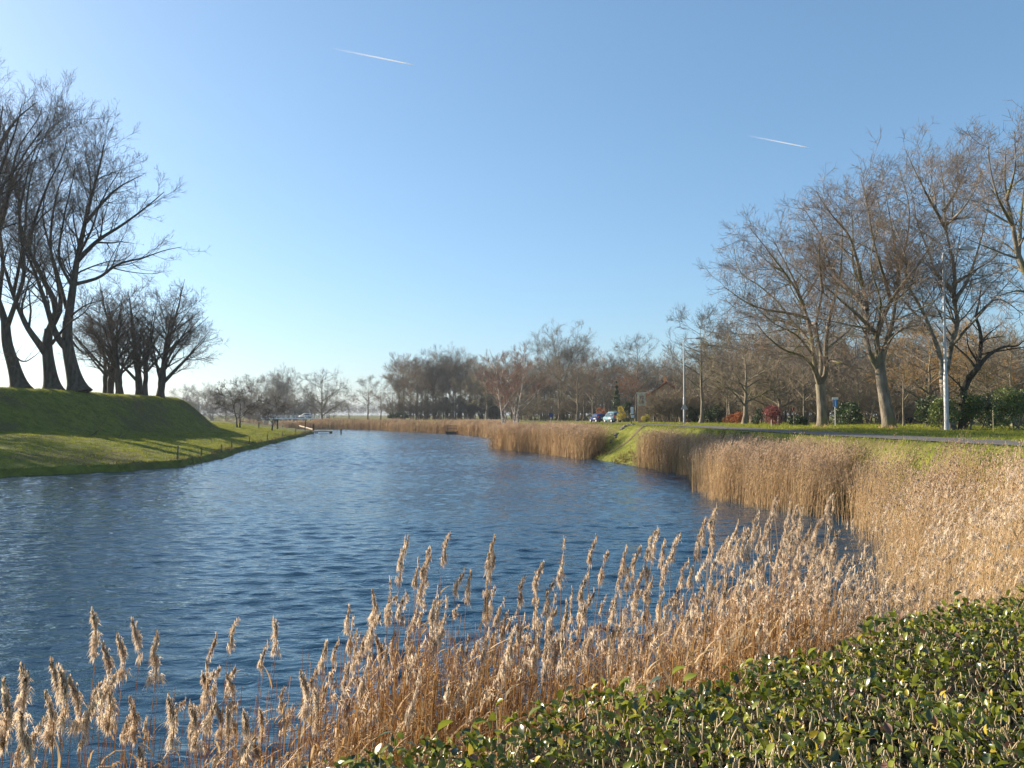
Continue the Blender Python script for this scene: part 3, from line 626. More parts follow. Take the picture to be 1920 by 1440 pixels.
t_shrub = [proto(57+k, 0.013, 'twig_scrub', 'twig_scrub', dens=(3.2, 4.0, 4.4, 2.0), H=4.5, Rc=2.3, h0=0.05, nl=18, style='oval', r=0.08, stems=6, low=-0.4, up=0.05, sidesT=5, minl=0.3) for k in range(3)]
t_willow = proto(61, 0.014, 'bark', 'twig_gold', dens=(2.4, 3.0, 3.4), H=8.5, Rc=4.6, h0=0.15, nl=18, style='oval', r=0.25, low=-0.3, weep=-0.25, wig=0.18, minl=0.5)
t_rust = proto(62, 0.013, 'bark', 'twig_scrub', dens=(2.6, 4.0, 5.0, 2.0), H=8, Rc=4.0, h0=0.15, nl=16, style='oval', r=0.2, low=-0.4, wig=0.16, minl=0.4)
t_thorn = proto(63, 0.02, 'bark_dark', 'twig_dark', dens=(3, 4.0, 4.6, 2.0), H=6, Rc=3.1, h0=0.18, nl=14, style='oval', r=0.16, stems=2, low=-0.25, wig=0.2, up=0.02)
def P(px, d): return (px-960)/1493*d
def hh(py, d, x=0): return EYE+(778-py)/1493*d-2.2     # height above the ground of something whose top shows at py
def bt(pr, px, top, d, H0, rz, label, group, name='bare_tree', wide=1.0):
    h = EYE+(778-top)/1493*d-tz(P(px, d), d); s = h/H0
    return place(pr, name, P(px, d), d, s*wide, rz, label, group=group, sz=s)
# bank thorn trees on the spit
bt(t_thorn, 450, 716, 122, 6, 0.5, 'dark thorny bush tree at the foot of the rampart end', 'thorn trees on the grass spit')
bt(t_thorn, 508, 744, 128, 6, 2.5, 'small dark thorn tree on the grass spit before the white bridge', 'thorn trees on the grass spit')
GF = 'distant bare trees beyond the canal'
bt(t_round, 605, 686, 215, 15, 0.3, 'rounded bare tree standing alone right of the white bridge', GF, wide=1.0)
bt(t_tall, 690, 697, 225, 17, 1.1, 'slender bare tree alone between the round tree and the ivy woods', GF)
bt(t_slim[0], 712, 706, 232, 15, 1.9, 'thin curved bare tree just right of the slender lone tree', GF, wide=1.6)
bt(t_slim[1], 655, 738, 300, 15, 1.9, 'small pale bare tree right behind the rounded lone tree', GF, wide=2.2)
bt(t_tall, 737, 708, 240, 17, 4.1, 'bare tree at the left end of the ivy woods', GF, wide=0.8)
k = 0
for px, top, d, pr, H0, w in [(470, 693, 300, t_tall, 17, 1.1), (500, 690, 310, t_round, 15, 0.8), (532, 690, 300, t_vase, 18, 0.9), (552, 712, 290, t_round, 15, 0.9), (575, 716, 320, t_tall, 17, 1.1),
    (345, 716, 330, t_round, 15, 0.9), (372, 722, 340, t_round, 15, 1.1), (400, 721, 360, t_vase, 18, 1.2), (425, 724, 340, t_round, 15, 1.1), (448, 722, 330, t_tall, 17, 1.2), (488, 715, 350, t_round, 15, 1.2), (520, 716, 350, t_vase, 18, 1.2),
    (545, 735, 290, t_shrub[0], 4.5, 1.3), (580, 742, 285, t_shrub[1], 4.5, 1.4), (620, 745, 270, t_shrub[2], 4.5, 1.4), (410, 738, 330, t_shrub[2], 4.5, 1.4), (470, 738, 300, t_shrub[0], 4.5, 1.5), (500, 742, 300, t_shrub[1], 4.5, 1.5)]:
    o = bt(pr, px, top, d, H0, k*1.7, 'hazy bare tree in the far line behind the thorn trees and the white bridge', 'hazy bare trees behind the bridge', wide=w); k += 1
# ivy woods
GI = 'trees of the ivy woods behind the road'
for i, (px, top, d, w) in enumerate([(752, 690, 238, .9), (800, 664, 236, 1), (838, 668, 240, .9), (862, 662, 232, .9), (884, 672, 238, .9), (903, 676, 230, .8), (920, 672, 228, 1), (934, 668, 226, 1), (972, 668, 215, 1), (1075, 680, 190, .8), (1095, 676, 188, .7), (770, 700, 245, .7)]):
    bt(t_ivy[i % 2], px, top+18, d, 17, i*1.3, 'ivy covered trunk standing in the row of woods across the water', 'ivy covered trees of the woods', name='ivy_tree', wide=w*0.9)
bt(t_vase, 815, 656, 234, 18, 0.2, 'broad leaning bare tree with dark trunk at the left of the woods', GI, wide=1.0)
bt(t_vase, 848, 653, 240, 18, 3.2, 'tall wide bare crown just behind the broad leaning tree of the woods', GI, wide=0.9)
bt(t_round, 782, 668, 240, 15, 3.9, 'bare crown drooping at the left edge of the woods', GI, wide=0.8)
bt(t_vase, 1055, 612, 178, 18, 1.0, 'broad spreading bare tree towering over the woods left of the parked cars', 'tall trees behind the parked cars', wide=1.12)
bt(t_tall, 1090, 645, 182, 17, 2.4, 'bare tree leaning at the right of the broad spreading tree', 'tall trees behind the parked cars', wide=0.8)
bt(t_tall, 1193, 614, 160, 17, 0.4, 'tall narrow bare tree rising behind the brick house', 'tall trees behind the parked cars', wide=0.95)
bt(t_tall, 1150, 652, 175, 17, 4.0, 'bare tree behind the light blue car', 'tall trees behind the parked cars', wide=0.8)
bt(t_tall, 1315, 550, 96, 17, 2.1, 'tall open bare tree right of the second lamp post', 'young trees behind the verge', wide=0.9)
bt(t_mid[0], 1365, 640, 92, 10, 0.6, 'young bare tree with a leaning thin trunk on the verge', 'young trees behind the verge', wide=0.85)
bt(t_mid[1], 1408, 640, 86, 10, 1.9, 'young bare tree with a tuft of rusty leaves beside the round green shrub', 'young trees behind the verge', wide=0.9)
bt(t_mid[2], 1508, 640, 66, 10, 3.1, 'slim bare tree directly left of the mossy limbed tree', 'young trees behind the verge', wide=0.85)
bt(t_mid[0], 1609, 650, 68, 10, 4.4, 'thin bare tree between the blue sign and the thick leaning trunk', 'young trees behind the verge', wide=0.8)
bt(t_mid[1], 1693, 620, 56, 10, 5.4, 'slim pale bare tree in front of the flat roofed shed', 'young trees behind the verge', wide=0.8)
rr_ = np.random.default_rng(77)
for i in range(60):
    px = 745+i*4.9+rr_.normal(0, 4); d = rr_.uniform(228, 275) if px < 960 else rr_.uniform(190, 225)
    bt(t_slim[i % 2], px, rr_.uniform(655, 690), d, 15, rr_.uniform(0, 6), 'thin bare trunk among the woods across the water', 'thin trunks filling the woods', wide=rr_.uniform(0.9, 1.3))
for i in range(26):
    px = 1040+i*12+rr_.normal(0, 5); d = rr_.uniform(150, 200)
    bt(t_slim[i % 2] if i % 3 else t_mid[i % 3], px, rr_.uniform(640, 685), d, 15 if i % 3 else 10, rr_.uniform(0, 6), 'thin bare tree in the thicket behind cars and house', 'thin trees of the thicket', wide=rr_.uniform(1.0, 1.5))
for i in range(30):
    px = 1350+i*21+rr_.normal(0, 8); d = rr_.uniform(85, 135)
    bt(t_mid[i % 3] if i % 4 else t_rust, px, rr_.uniform(570, 640), d, 10 if i % 4 else 8, rr_.uniform(0, 6), 'bare tree in the brown garden thicket beyond the verge', 'trees of the garden thicket', wide=rr_.uniform(0.9, 1.3))
# birch clump
place(t_birch, 'birch_clump', P(957, 91), 91, 1.0, 0.5, 'multi-stemmed birch with white stems and reddish twigs on the reed point', cat='tree', dz=0.15-tz(P(957, 91), 91))
place(t_willow, 'golden_willow', P(1745, 66), 66, 1.0, 0.5, 'bushy golden orange willow behind the tall lamp post', cat='tree')
place(t_willow, 'golden_willow', P(1850, 64), 64, 0.92, 2.5, 'golden orange willow behind the dark low forked tree', cat='tree')
place(t_rust, 'bare_tree', P(1395, 74), 74, 1.15, 1.2, 'dense reddish brown bare tree left behind the mossy limbed tree', group='dense trees of the garden thicket')
place(t_rust, 'bare_tree', P(1460, 76), 76, 1.05, 3.2, 'dense brown bare tree behind the red shrub', group='dense trees of the garden thicket')
place(t_rust, 'bare_tree', P(1900, 60), 60, 0.95, 4.0, 'dense brown bare tree behind the laurel shrubs at the right edge', group='dense trees of the garden thicket')
# undergrowth shrubs
for i in range(44):
    px = 735+i*13+rr_.normal(0, 4); d = 226 if px < 960 else rr_.uniform(165, 190)
    bt(t_shrub[i % 3], px, rr_.uniform(728, 752), d+rr_.uniform(-2, 6), 4.5, rr_.uniform(0, 6), 'bare brown undergrowth bush along the foot of the woods', 'undergrowth bushes of the woods', name='bare_bush', wide=rr_.uniform(1.0, 1.6))
for i in range(9):
    px = 1228+i*8+rr_.normal(0, 2); d = rr_.uniform(101, 106)
    bt(t_shrub[i % 3], px, rr_.uniform(726, 742), d, 4.5, rr_.uniform(0, 6), 'tall bare twiggy bush hiding the brick house', 'bushes in front of the house', name='bare_bush', wide=0.75)
for i in range(46):
    px = 1290+i*14.5+rr_.normal(0, 6); d = rr_.uniform(66, 98) if px > 1400 else rr_.uniform(98, 110)
    bt(t_shrub[i % 3], px, rr_.uniform(685, 745), d, 4.5, rr_.uniform(0, 6), 'bare brown bush in the garden thicket beyond the verge', 'bushes of the garden thicket', name='bare_bush', wide=rr_.uniform(1.0, 1.5))

for i in range(16):
    px = 905+i*28+rr_.normal(0, 6); d = rr_.uniform(205, 240)
    bt(t_rust, px, rr_.uniform(672, 700), d, 8, rr_.uniform(0, 6), 'dense brown bare crown deep in the woods', 'dense crowns deep in the woods', wide=rr_.uniform(0.9, 1.2))
for i in range(16):
    px = 1340+i*40+rr_.normal(0, 8); d = rr_.uniform(125, 165)
    bt(t_rust, px, rr_.uniform(640, 672), d, 8, rr_.uniform(0, 6), 'dense brown bare crown behind the garden thicket', 'dense crowns behind the garden thicket', wide=rr_.uniform(0.9, 1.3))
# ------------------------------------------------------------------ reeds
# a reed is described along its height t (0..1); every vertex carries (t, offset); the stem bends with the wind
WIND = np.array([0.93, 0.30])
def reed_tmpl(rng, nstem, nstrand, nleaf, fluff=1.0, plume_w=0.05, stem_r=0.004, strand_w=0.006, sides=3, fork=1, droop=0.03, arch=1.0):
    """template verts (t, ox, oy, oz, part) and faces; part 0 stem, 1 leaf, 2 plume. offsets in metres, wind frame (x downwind)"""
    tv = []; F = {0: [], 1: [], 2: []}
    n = nstem; ts = np.linspace(0, 0.965, n)
    for i, t in enumerate(ts):
        r = stem_r*(1-0.6*t)
        for k in range(sides):
            a = k*2*math.pi/sides; tv.append((t, math.cos(a)*r, math.sin(a)*r, 0, 0))
    for i in range(n-1):
        for k in range(sides):
            a = i*sides+k; b = i*sides+(k+1) % sides; F[0].append((a, b, b+sides, a+sides))
    # plume: irregular tufts of strands leaving a nodding rachis
    PL = 0.082*rng.uniform(0.75, 1.3)                       # share of the height
    ntuft = max(3, min(16, nstrand//14)); tu = np.sort(rng.random(ntuft)**0.9); tu[-1] = 1.0
    taz = rng.normal(0, (1.3 if arch < 1.5 else 0.7) if arch > 0 else 1.0, ntuft)+(math.pi if arch < 0 else 0); tw = rng.uniform(0.25, 1.45, ntuft); wavy = rng.normal(0, 0.006, 3)
    for j in range(nstrand):
        q = rng.integers(0, ntuft); u = np.clip(tu[q]+rng.normal(0, 0.05), 0, 1); t0 = 1-PL+PL*u
        nod = arch*0.055*u**3+wavy[0]*math.sin(u*6)                    # the tip leans
        w = plume_w*tw[q]*(1.05-0.75*u)*fluff+0.006
        az = taz[q]+rng.normal(0, 0.75); ln = rng.uniform(0.35, 1.15)
        c = np.array([nod, wavy[1]*math.sin(u*7), 0]); rise = rng.normal(0.012, 0.012)*(0.4+u)
        m = c+np.array([math.cos(az)*w*0.55, math.sin(az)*w*0.55, rise+0.01])
        e = c+np.array([math.cos(az)*w*ln, math.sin(az)*w*ln, rise-droop*rng.uniform(0.1, 1.3)*(1.2-u)])
        d = e-c; s = norm(np.cross(d, rng.normal(0, 1, 3)))*strand_w*rng.uniform(0.6, 1.3)
        b0 = len(tv)
        for p in (c, m-s, e, m+s): tv.append((t0, *p, 2))
        F[2].append((b0, b0+1, b0+2, b0+3))
    for j in range(nleaf):
        t0 = rng.uniform(0.25, 0.86); az = rng.normal(0, 0.9) if rng.random() < 0.75 else rng.uniform(0, 6.28); L = rng.uniform(0.12, 0.34); curl = rng.uniform(0.2, 1.3)
        pts = []; p = np.zeros(3); el = rad(rng.uniform(25, 70))
        for q in range(5):
            pts.append(p.copy()); p = p+L/4*np.array([math.cos(az)*math.cos(el), math.sin(az)*math.cos(el), math.sin(el)]); el -= curl*0.6
            az += rng.normal(0, 0.2)
        s = np.array([-math.sin(az), math.cos(az), 0])*0.0065
        b0 = len(tv)
        for q, p in enumerate(pts):
            ww = [0.7, 1, 0.85, 0.55, 0.1][q]
            for sg in (-1, 1): v = p+s*sg*ww; tv.append((t0, *v, 1))
        for q in range(4):
            a = b0+2*q; F[1].append((a, a+1, a+3, a+2))
    return np.array(tv), {k: np.array(v, int).reshape(-1, 4) for k, v in F.items()}
def reed_inst(tm, XYZ, H, yaw, bend, rng, wob=0.0):
    """expand template over N reeds"""
    T, F = tm; N = len(XYZ); V = len(T)
    c = np.cos(yaw)[:, None]; s = np.sin(yaw)[:, None]
    t = T[None, :, 0]; sc_ = (H/2.4)[:, None]**0.6
    ox = T[None, :, 1]*sc_; oy = T[None, :, 2]*sc_; oz = T[None, :, 3]*sc_
    P = np.empty((N, V, 3))
    bx = bend[:, 0][:, None]; by = bend[:, 1][:, None]
    tt = t**2.2
    P[:, :, 0] = XYZ[:, 0:1]+bx*tt+c*ox-s*oy; P[:, :, 1] = XYZ[:, 1:2]+by*tt+s*ox+c*oy
    P[:, :, 2] = XYZ[:, 2:3]+t*H[:, None]-0.5*(bx**2+by**2)/H[:, None]*tt+oz
    off = (np.arange(N)*V)[:, None, None]
    return P.reshape(-1, 3), {k: (f[None]+off).reshape(-1, 4) for k, f in F.items()}
def reed_bed(name, XY, H, tmpls, label, seed, mats, bendm=0.28, windy=0.35, zoff=-0.05, lean=None, group=None, cat='reeds'):
    rng = np.random.default_rng(seed); N = len(XY)
    Z = np.maximum(terrain(XY[:, 0], XY[:, 1]), -0.3)+zoff
    pick = rng.integers(0, len(tmpls), N); Vs = []; Fs = {0: [], 1: [], 2: []}; off = 0
    wa = math.atan2(WIND[1], WIND[0])
    for k, tm in enumerate(tmpls):
        m = pick == k; n = m.sum()
        if n == 0: continue
        yaw = wa+rng.normal(0, windy, n)
        mag = np.abs(rng.normal(bendm, bendm*0.5, n)); ba = wa+rng.normal(0, 0.7, n)
        mag = mag*np.where(rng.random(n) < 0.07, rng.uniform(2, 3.6, n), 1.0)
        bend = np.stack([np.cos(ba)*mag, np.sin(ba)*mag], 1)
        if lean is not None: bend = bend+lean[m]
        V, F = reed_inst(tm, np.column_stack([XY[m], Z[m]]), H[m], yaw, bend, rng)
        Vs.append(V)
        for q in F: Fs[q].append(F[q]+off)
        off += len(V)
    me = np_mesh(name, np.concatenate(Vs), [(np.concatenate(Fs[0]), 0), (np.concatenate(Fs[1]), 1), (np.concatenate(Fs[2]), 2)], mats)
    o = link(name, me); tag(o, label, None, None, 'stuff'); return o
rr = np.random.default_rng(9)
M['reed_stem_gold'] = mat('reed_stem_gold', (0.34, 0.16, 0.045), (0.60, 0.36, 0.13), 5.0, 0.6, 0.3, transl=0.35, mapping=(1, 1, 0.2))
MR = [M['reed_stem'], M['reed_leaf'], M['plume']]
MF = [M['reed_stem'], M['reed_leaf'], M['plume_grey']]
T_near = [reed_tmpl(rr, 8, 64, 8, fluff=rr.uniform(0.7, 1.1), strand_w=0.0045, plume_w=0.06, arch=rr.uniform(1.2, 2.6)) for _ in range(7)]
T_bare = [reed_tmpl(rr, 7, 0, 4) for _ in range(4)]
T_near = T_near+T_bare[:2]+[reed_tmpl(rr, 8, 0, 9)]*2
T_mid = [reed_tmpl(rr, 5, 16, 3, fluff=rr.uniform(0.8, 1.3), strand_w=0.012, stem_r=0.006, arch=rr.uniform(0.5, 1.5)) for _ in range(7)]
T_far = [reed_tmpl(rr, 3, 7, 1, fluff=1.2, strand_w=0.026, stem_r=0.011, arch=1.2) for _ in range(6)]
T_vfar = [reed_tmpl(rr, 2, 4, 0, fluff=1.6, strand_w=0.06, stem_r=0.03, arch=1.2) for _ in range(5)]
def inpoly(n, poly, rng, clump=None):
    poly = np.array(poly, float); x0, y0 = poly.min(0); x1, y1 = poly.max(0)
    X = rng.uniform(x0, x1, n*4); Y = rng.uniform(y0, y1, n*4)
    m = sdist(X, Y, poly) < 0
    P_ = np.column_stack([X, Y])[m][:n]
    return P_
def area(poly):
    p = np.array(poly); return abs(np.sum(p[:, 0]*np.roll(p[:, 1], -1)-p[:, 1]*np.roll(p[:, 0], -1)))/2
def bed(name, poly, density, h0, h1, tm, label, seed, mats, edge=1.2, ztop=2.5, gaps=-2.0, **kw):
    rng = np.random.default_rng(seed); P_ = inpoly(int(area(poly)*density), poly, rng)
    # ragged outline: the outer reeds stand thinner
    d = -sdist(P_[:, 0], P_[:, 1], np.array(poly, float)); lump = np.sin(P_[:, 0]*2.1+seed)*np.sin(P_[:, 1]*1.7+seed*2)
    keep = d+0.45*lump > rng.uniform(0, edge*0.8, len(P_)); keep &= lump+rng.normal(0, 0.25, len(P_)) > gaps; P_ = P_[keep]; lump = lump[keep]; d = d[keep]
    H = rng.uniform(h0, h1, len(P_))*(1+0.08*lump)*(0.78+0.22*np.clip(d/edge, 0, 1))
    zb = np.maximum(terrain(P_[:, 0], P_[:, 1]), -0.3)-0.05
    H = np.minimum(H, ztop*(1+0.09*lump)+rng.normal(0, 0.15, len(P_))-zb); k = H > 0.75
    pa = np.array(poly, float); g = np.column_stack([sdist(P_[:, 0]+0.1, P_[:, 1], pa)-sdist(P_[:, 0]-0.1, P_[:, 1], pa), sdist(P_[:, 0], P_[:, 1]+0.1, pa)-sdist(P_[:, 0], P_[:, 1]-0.1, pa)])/0.2
    ln_ = g*(np.clip(1-d/1.1, 0, 1)*rng.uniform(0, 0.75, len(P_)))[:, None]
    return reed_bed(name, P_[k], H[k], tm, label, seed, mats, lean=ln_[k], **kw)
# far banks
bed('reed_bed', [(-58, 196), (-52, 199), (-44, 198), (-33, 187), (-23, 166), (-17, 157), (-14, 161), (-20, 172), (-30, 194), (-44, 208), (-56, 212), (-60, 204)], 17, 1.9, 2.5, T_vfar, 'low brown reed belt along the far end of the water', 101, MF, bendm=0.2)
bed('reed_bed', [(-17, 157), (-12.4, 150), (-9, 141), (-6, 131), (-3.4, 120), (-1.2, 116), (1, 119), (0.5, 128), (-4, 142), (-9, 153), (-14, 161)], 30, 2.0, 2.7, T_vfar, 'golden reed belt beside the small fishing platform', 102, MF, bendm=0.25)
bed('reed_bed', [(-84, 236), (-60, 240), (-50, 232), (-46, 226), (-52, 224), (-66, 232)], 6, 1.6, 2.2, T_vfar, 'pale reeds under the trees near the white bridge', 103, MF)
bed('reed_bed', [(-64, 175), (-52, 190), (-58, 195), (-70, 182)], 8, 1.4, 2.0, T_vfar, 'small patch of reeds behind the end of the grass spit', 108, MF)
# the reed point with the birch
bed('reed_bed', [(-2.9, 85), (-1.2, 80), (1.4, 74), (4.1, 65.5), (5.2, 62), (6.6, 62.8), (8.0, 66), (7.6, 76), (6.4, 86), (3.0, 92), (0.2, 91), (-2.2, 88.5)], 75, 2.5, 3.1, T_far, 'tall reed clump on the point at the foot of the birch', 104, MF, bendm=0.3)
# right bank clumps
bed('reed_bed', [(7.9, 54), (9.0, 49.5), (9.6, 46), (11.5, 45), (13.4, 46), (12.4, 51), (11, 56), (9.2, 57)], 110, 2.1, 2.8, T_far, 'darker reed clump right of the open grass bank', 105, MF, bendm=0.3, ztop=2.3)
bed('reed_bed', [(9.6, 46), (9.1, 41), (8.1, 36), (7.9, 32.5), (8.9, 29.5), (10.0, 27.5), (12.5, 27), (13.4, 30), (12.9, 36), (13.2, 44), (11.5, 45.6)], 130, 2.1, 2.8, T_mid, 'rounded golden reed clump bulging over the water', 106, MF, bendm=0.35, ztop=2.38)
bed('reed_bed', [(10.2, 27.5), (10.0, 24), (9.2, 20.5), (7.8, 17), (9.8, 14.5), (13.8, 18), (14.0, 24), (13.0, 27.5)], 90, 2.0, 2.5, T_mid, 'reeds filling the bank below the road', 107, MF, bendm=0.4, ztop=2.5, gaps=-0.25)
bed('reed_bed', [(7.8, 17.5), (6.2, 14), (4.6, 11.4), (3.7, 9.6), (4.2, 7.8), (5.6, 7.4), (8.0, 9.0), (11, 12.5), (13.5, 16), (13, 19), (10, 19)], 58, 1.7, 2.5, T_near, 'dense pale reeds sweeping down the right bank', 109, MR, bendm=0.4, windy=0.3, gaps=-0.75)
bed('reed_bed', [(3.7, 9.6), (2.2, 8.1), (1.1, 6.5), (1.5, 5.2), (3.2, 5.6), (5.6, 7.4), (4.6, 8.4)], 75, 1.6, 2.5, T_near, 'thick golden reeds behind the clipped hedge', 110, MR, bendm=0.35, windy=0.3)
bed('reed_bed', [(5.2, 7.2), (3.6, 5.9), (3.5, 5.3), (5.6, 6.4), (9.6, 9.5), (13, 13), (11, 12.6), (8, 9)], 70, 1.3, 1.75, T_near, 'shorter pale reeds just beyond the hedge on the right', 111, MR, bendm=0.3, windy=0.3)
# sparse stems of the front bed, without plumes
def front_y(x): return np.interp(x, [-3.2, -2.4, -1.6, -0.9, 0.2, 1.1, 2.0, 3.2], [3.2, 4.8, 5.6, 6.4, 6.3, 6.5, 7.8, 9.0])
n = 9000; X = rr.uniform(-3.0, 2.6, n); Y = front_y(X)-rr.uniform(-0.1, 2.0, n)**1.1*1.0
m = (Y > 2.4) & (rr.random(n) < np.interp(X, [-3, -1.5, -1, 2.6], [0.10, 0.25, 0.8, 1.0])); XYb = np.column_stack([X, Y])[m]
reed_bed('reed_bed', XYb, rr.uniform(1.4, 2.4, len(XYb)), T_bare, 'plumeless reed stems standing in the water among the plumed reeds', 112, [M['reed_stem_gold'], M['reed_leaf'], M['plume']], bendm=0.15, windy=1.2)
n = 1000; X = rr.uniform(-1.6, 3.3, n); Y = front_y(X)-rr.uniform(-0.2, 2.2, n); m = (Y > 2.6) & (rr.random(n) < np.interp(X, [-1.6, -0.8, 1, 3.3], [0.1, 0.35, 0.6, 0.9])); XYb = np.column_stack([X, Y])[m]
reed_bed('reed_bed', XYb, rr.uniform(1.6, 2.5, len(XYb)), [reed_tmpl(rr, 8, 90, 5, fluff=rr.uniform(0.6, 1.0), plume_w=0.045, strand_w=0.0045, arch=rr.uniform(0.6, 2.2)) for _ in range(9)], 'plumed reeds filling the golden stand behind the front row', 113, [M['reed_stem_gold'], M['reed_leaf'], M['plume']], bendm=0.18, windy=0.6)
# the front reeds, each one a thing
def reed_individual(x, y, h, tm, bend, yaw, label, group, stem_m):
    z = -0.25; T, F = tm
    V, FF = reed_inst(tm, np.array([[0, 0, 0.]]), np.array([h]), np.array([yaw]), np.array([bend]), rr)
    part = T[:, 4].astype(int); obs = []
    root = None
    for p, nm, m_ in ((0, 'reed', stem_m), (1, 'dry_leaves', M['reed_leaf']), (2, 'plume', M['plume'])):
        f = FF[p]
        if len(f) == 0: continue
        ids = np.where(part == p)[0]; remap = np.zeros(len(T), int); remap[ids] = np.arange(len(ids))
        me = np_mesh(nm, V[ids], [(remap[f], 0)], [m_])
        if root is None: root = link(nm, me, loc=(x, y, z)); tag(root, label, 'reed', group)
        else: link(nm, me, root)
cnt = 0
ppts = []
for i in range(88):
    x = rr.uniform(-3.1, -1.0); y = front_y(x)-abs(rr.normal(0, 0.75)); ppts.append((x, y, 0))
# deliberate bulky plumes of the near left
for (px, py, d) in [(20, 1290, 3.5), (55, 1260, 3.7), (130, 1270, 3.6), (155, 1280, 3.8), (190, 1155, 4.6), (268, 1170, 4.9), (125, 1250, 3.7), (60, 1345, 3.4), (215, 1215, 4.3), (330, 1320, 3.9), (370, 1330, 4.0), (470, 1345, 4.1), (300, 1200, 4.4), (240, 1195, 4.6)]:
    q = pix(px, py, d); ppts.append((q[0], d, q[2]+0.25))
for i in range(194):
    x = rr.uniform(-1.3, 3.3); y = front_y(x)-abs(rr.normal(0, 0.8)); ppts.append((x, y, 0))
ppts.sort()
T_big = [reed_tmpl(rr, 9, 620, 2, fluff=rr.uniform(0.75, 1.05), plume_w=0.046, strand_w=0.0026, arch=-rr.uniform(0.5, 1.0), stem_r=0.0042, sides=5) for _ in range(6)]
T_ind = [reed_tmpl(rr, 9, 330, rr.integers(2, 6), fluff=rr.uniform(0.6, 1.0), plume_w=0.036, strand_w=0.0028, arch=rr.uniform(0.3, 1.3), stem_r=0.0038, sides=5) for _ in range(14)]
for (x, y, zt) in ppts:
    y = max(y, 2.9)
    left = x < -1.0
    h = zt if zt else (rr.uniform(2.3, 2.82)+0.10*(x > 1.2) if x > -1 else rr.uniform(1.85, 2.45))
    if not zt and rr.random() < 0.3: h *= 0.85
    a = math.atan2(WIND[1], WIND[0])+rr.normal(0, 0.7); mag = abs(rr.normal(0.08, 0.05)) if left else abs(rr.normal(0.13, 0.07))
    tm = T_big[rr.integers(6)] if (zt or (left and rr.random() < 0.3)) else T_ind[rr.integers(14)]
    bend = (math.cos(a)*mag, math.sin(a)*mag)
    if left: lb, g = 'dry reed with a fluffy cream plume standing alone over the open water at the left', 'sparse reeds in front on the left'
    else: lb, g = 'dry golden reed with a feathery plume in the thick front row before the water', 'front reeds of the centre'
    bx = x-bend[0] if zt else x
    reed_individual(bx, y-(bend[1] if zt else 0), h, tm, bend, rr.normal(0.3, 0.5), lb, g, M['reed_stem_gold'] if x < 0.6 else M['reed_stem'])
# ------------------------------------------------------------------ the clipped hedge in front
rh = np.random.default_rng(17)
HZ = EYE-0.90
HP = np.array([(-0.95, 1.4), (-0.75, 1.80), (-0.53, 1.97), (-0.14, 2.26), (0.16, 2.48), (0.48, 2.62), (0.76, 2.79), (1.17, 3.03), (1.66, 3.43), (2.02, 3.70), (2.62, 4.12), (3.6, 4.8), (5.2, 5.9), (5.2, 3.0), (3.0, 1.2), (0.5, 0.9)])
def hz(x, y):   # top surface: nearly level with soft humps
    return HZ+0.035*np.sin(x*3.1+y)*np.sin(y*2.7-x)+0.02*np.sin(x*7+y*5)
def leaf_mesh(name, Cn, D, Nn, size, rng, mats, mi):
    """folded pointed-oval leaves; Cn base points, D directions, Nn normals"""
    n = len(Cn); s = size[:, None]
    B = norm(np.cross(D, Nn)); U = norm(np.cross(B, D))
    w = 0.30
    prof = [(0.0, 0.0, 0.0), (0.28, 0.8, 0.02), (0.58, 1.0, 0.0), (0.85, 0.55, -0.05), (1.0, 0.0, -0.10)]
    V = []
    cup = rng.uniform(0.05, 0.22, n)[:, None]
    for t, ww, dz in prof:
        c = Cn+D*s*t+U*s*dz
        if ww == 0: V.append(c)
        else:
            V.append(c-B*s*w*ww+U*s*cup*ww); V.append(c); V.append(c+B*s*w*ww+U*s*cup*ww)
    V = np.stack(V, 1)   # per leaf: 0 base,1l 1c 1r,2l..,3l..,tip = 11 verts
    o = (np.arange(n)*11)[:, None]
    tris = np.concatenate([o+np.array([[0, 2, 1]]), o+np.array([[0, 3, 2]]), o+np.array([[7, 8, 10]]), o+np.array([[8, 9, 10]])])
    quads = np.concatenate([o+np.array([q]) for q in [[1, 2, 5, 4], [2, 3, 6, 5], [4, 5, 8, 7], [5, 6, 9, 8]]])
    mt = np.concatenate([mi]*4); mq = np.concatenate([mi]*4)
    fs = []
    for k in range(len(mats)):
        fs += [(tris[mt == k], k), (quads[mq == k], k)]
    return np_mesh(name, V.reshape(-1, 3), fs, mats, smooth=True)
M['h1'] = mat('hedge_leaf_green', (0.09, 0.115, 0.010), (0.22, 0.225, 0.025), 9, 0.27, 0.55, transl=0.22)
M['h2'] = mat('hedge_leaf_light', (0.17, 0.21, 0.02), (0.32, 0.33, 0.045), 9, 0.32, 0.5, transl=0.35)
M['h3'] = mat('hedge_leaf_dark', (0.03, 0.045, 0.012), (0.07, 0.085, 0.022), 9, 0.25, 0.6, transl=0.1)
M['h4'] = mat('hedge_leaf_yellow', (0.42, 0.32, 0.03), (0.55, 0.42, 0.06), 9, 0.4, 0.4, transl=0.35)
M['h5'] = mat('hedge_leaf_withered', (0.12, 0.06, 0.04), (0.22, 0.12, 0.08), 9, 0.5, 0.3, transl=0.15)
M['cut'] = mat('clipped_twigs', (0.34, 0.26, 0.15), (0.60, 0.48, 0.30), 12, 0.8, 0.2)
M['inner'] = mat('hedge_core_shade', (0.02, 0.018, 0.01), (0.04, 0.035, 0.02), 6, 0.95, 0.1)  # shade below the leaves, put into the colour
A_ = area(HP)
hb = np.array([HP[:, 0].mean(), HP[:, 1].mean(), tz(HP[:, 0].mean(), HP[:, 1].mean())])
root = empty('hedge', hb)
tag(root, 'clipped evergreen hedge with glossy leaves and cut twig ends filling the bottom right corner', 'hedge')
n = int(A_*6200); XY = inpoly(n, HP, rh)
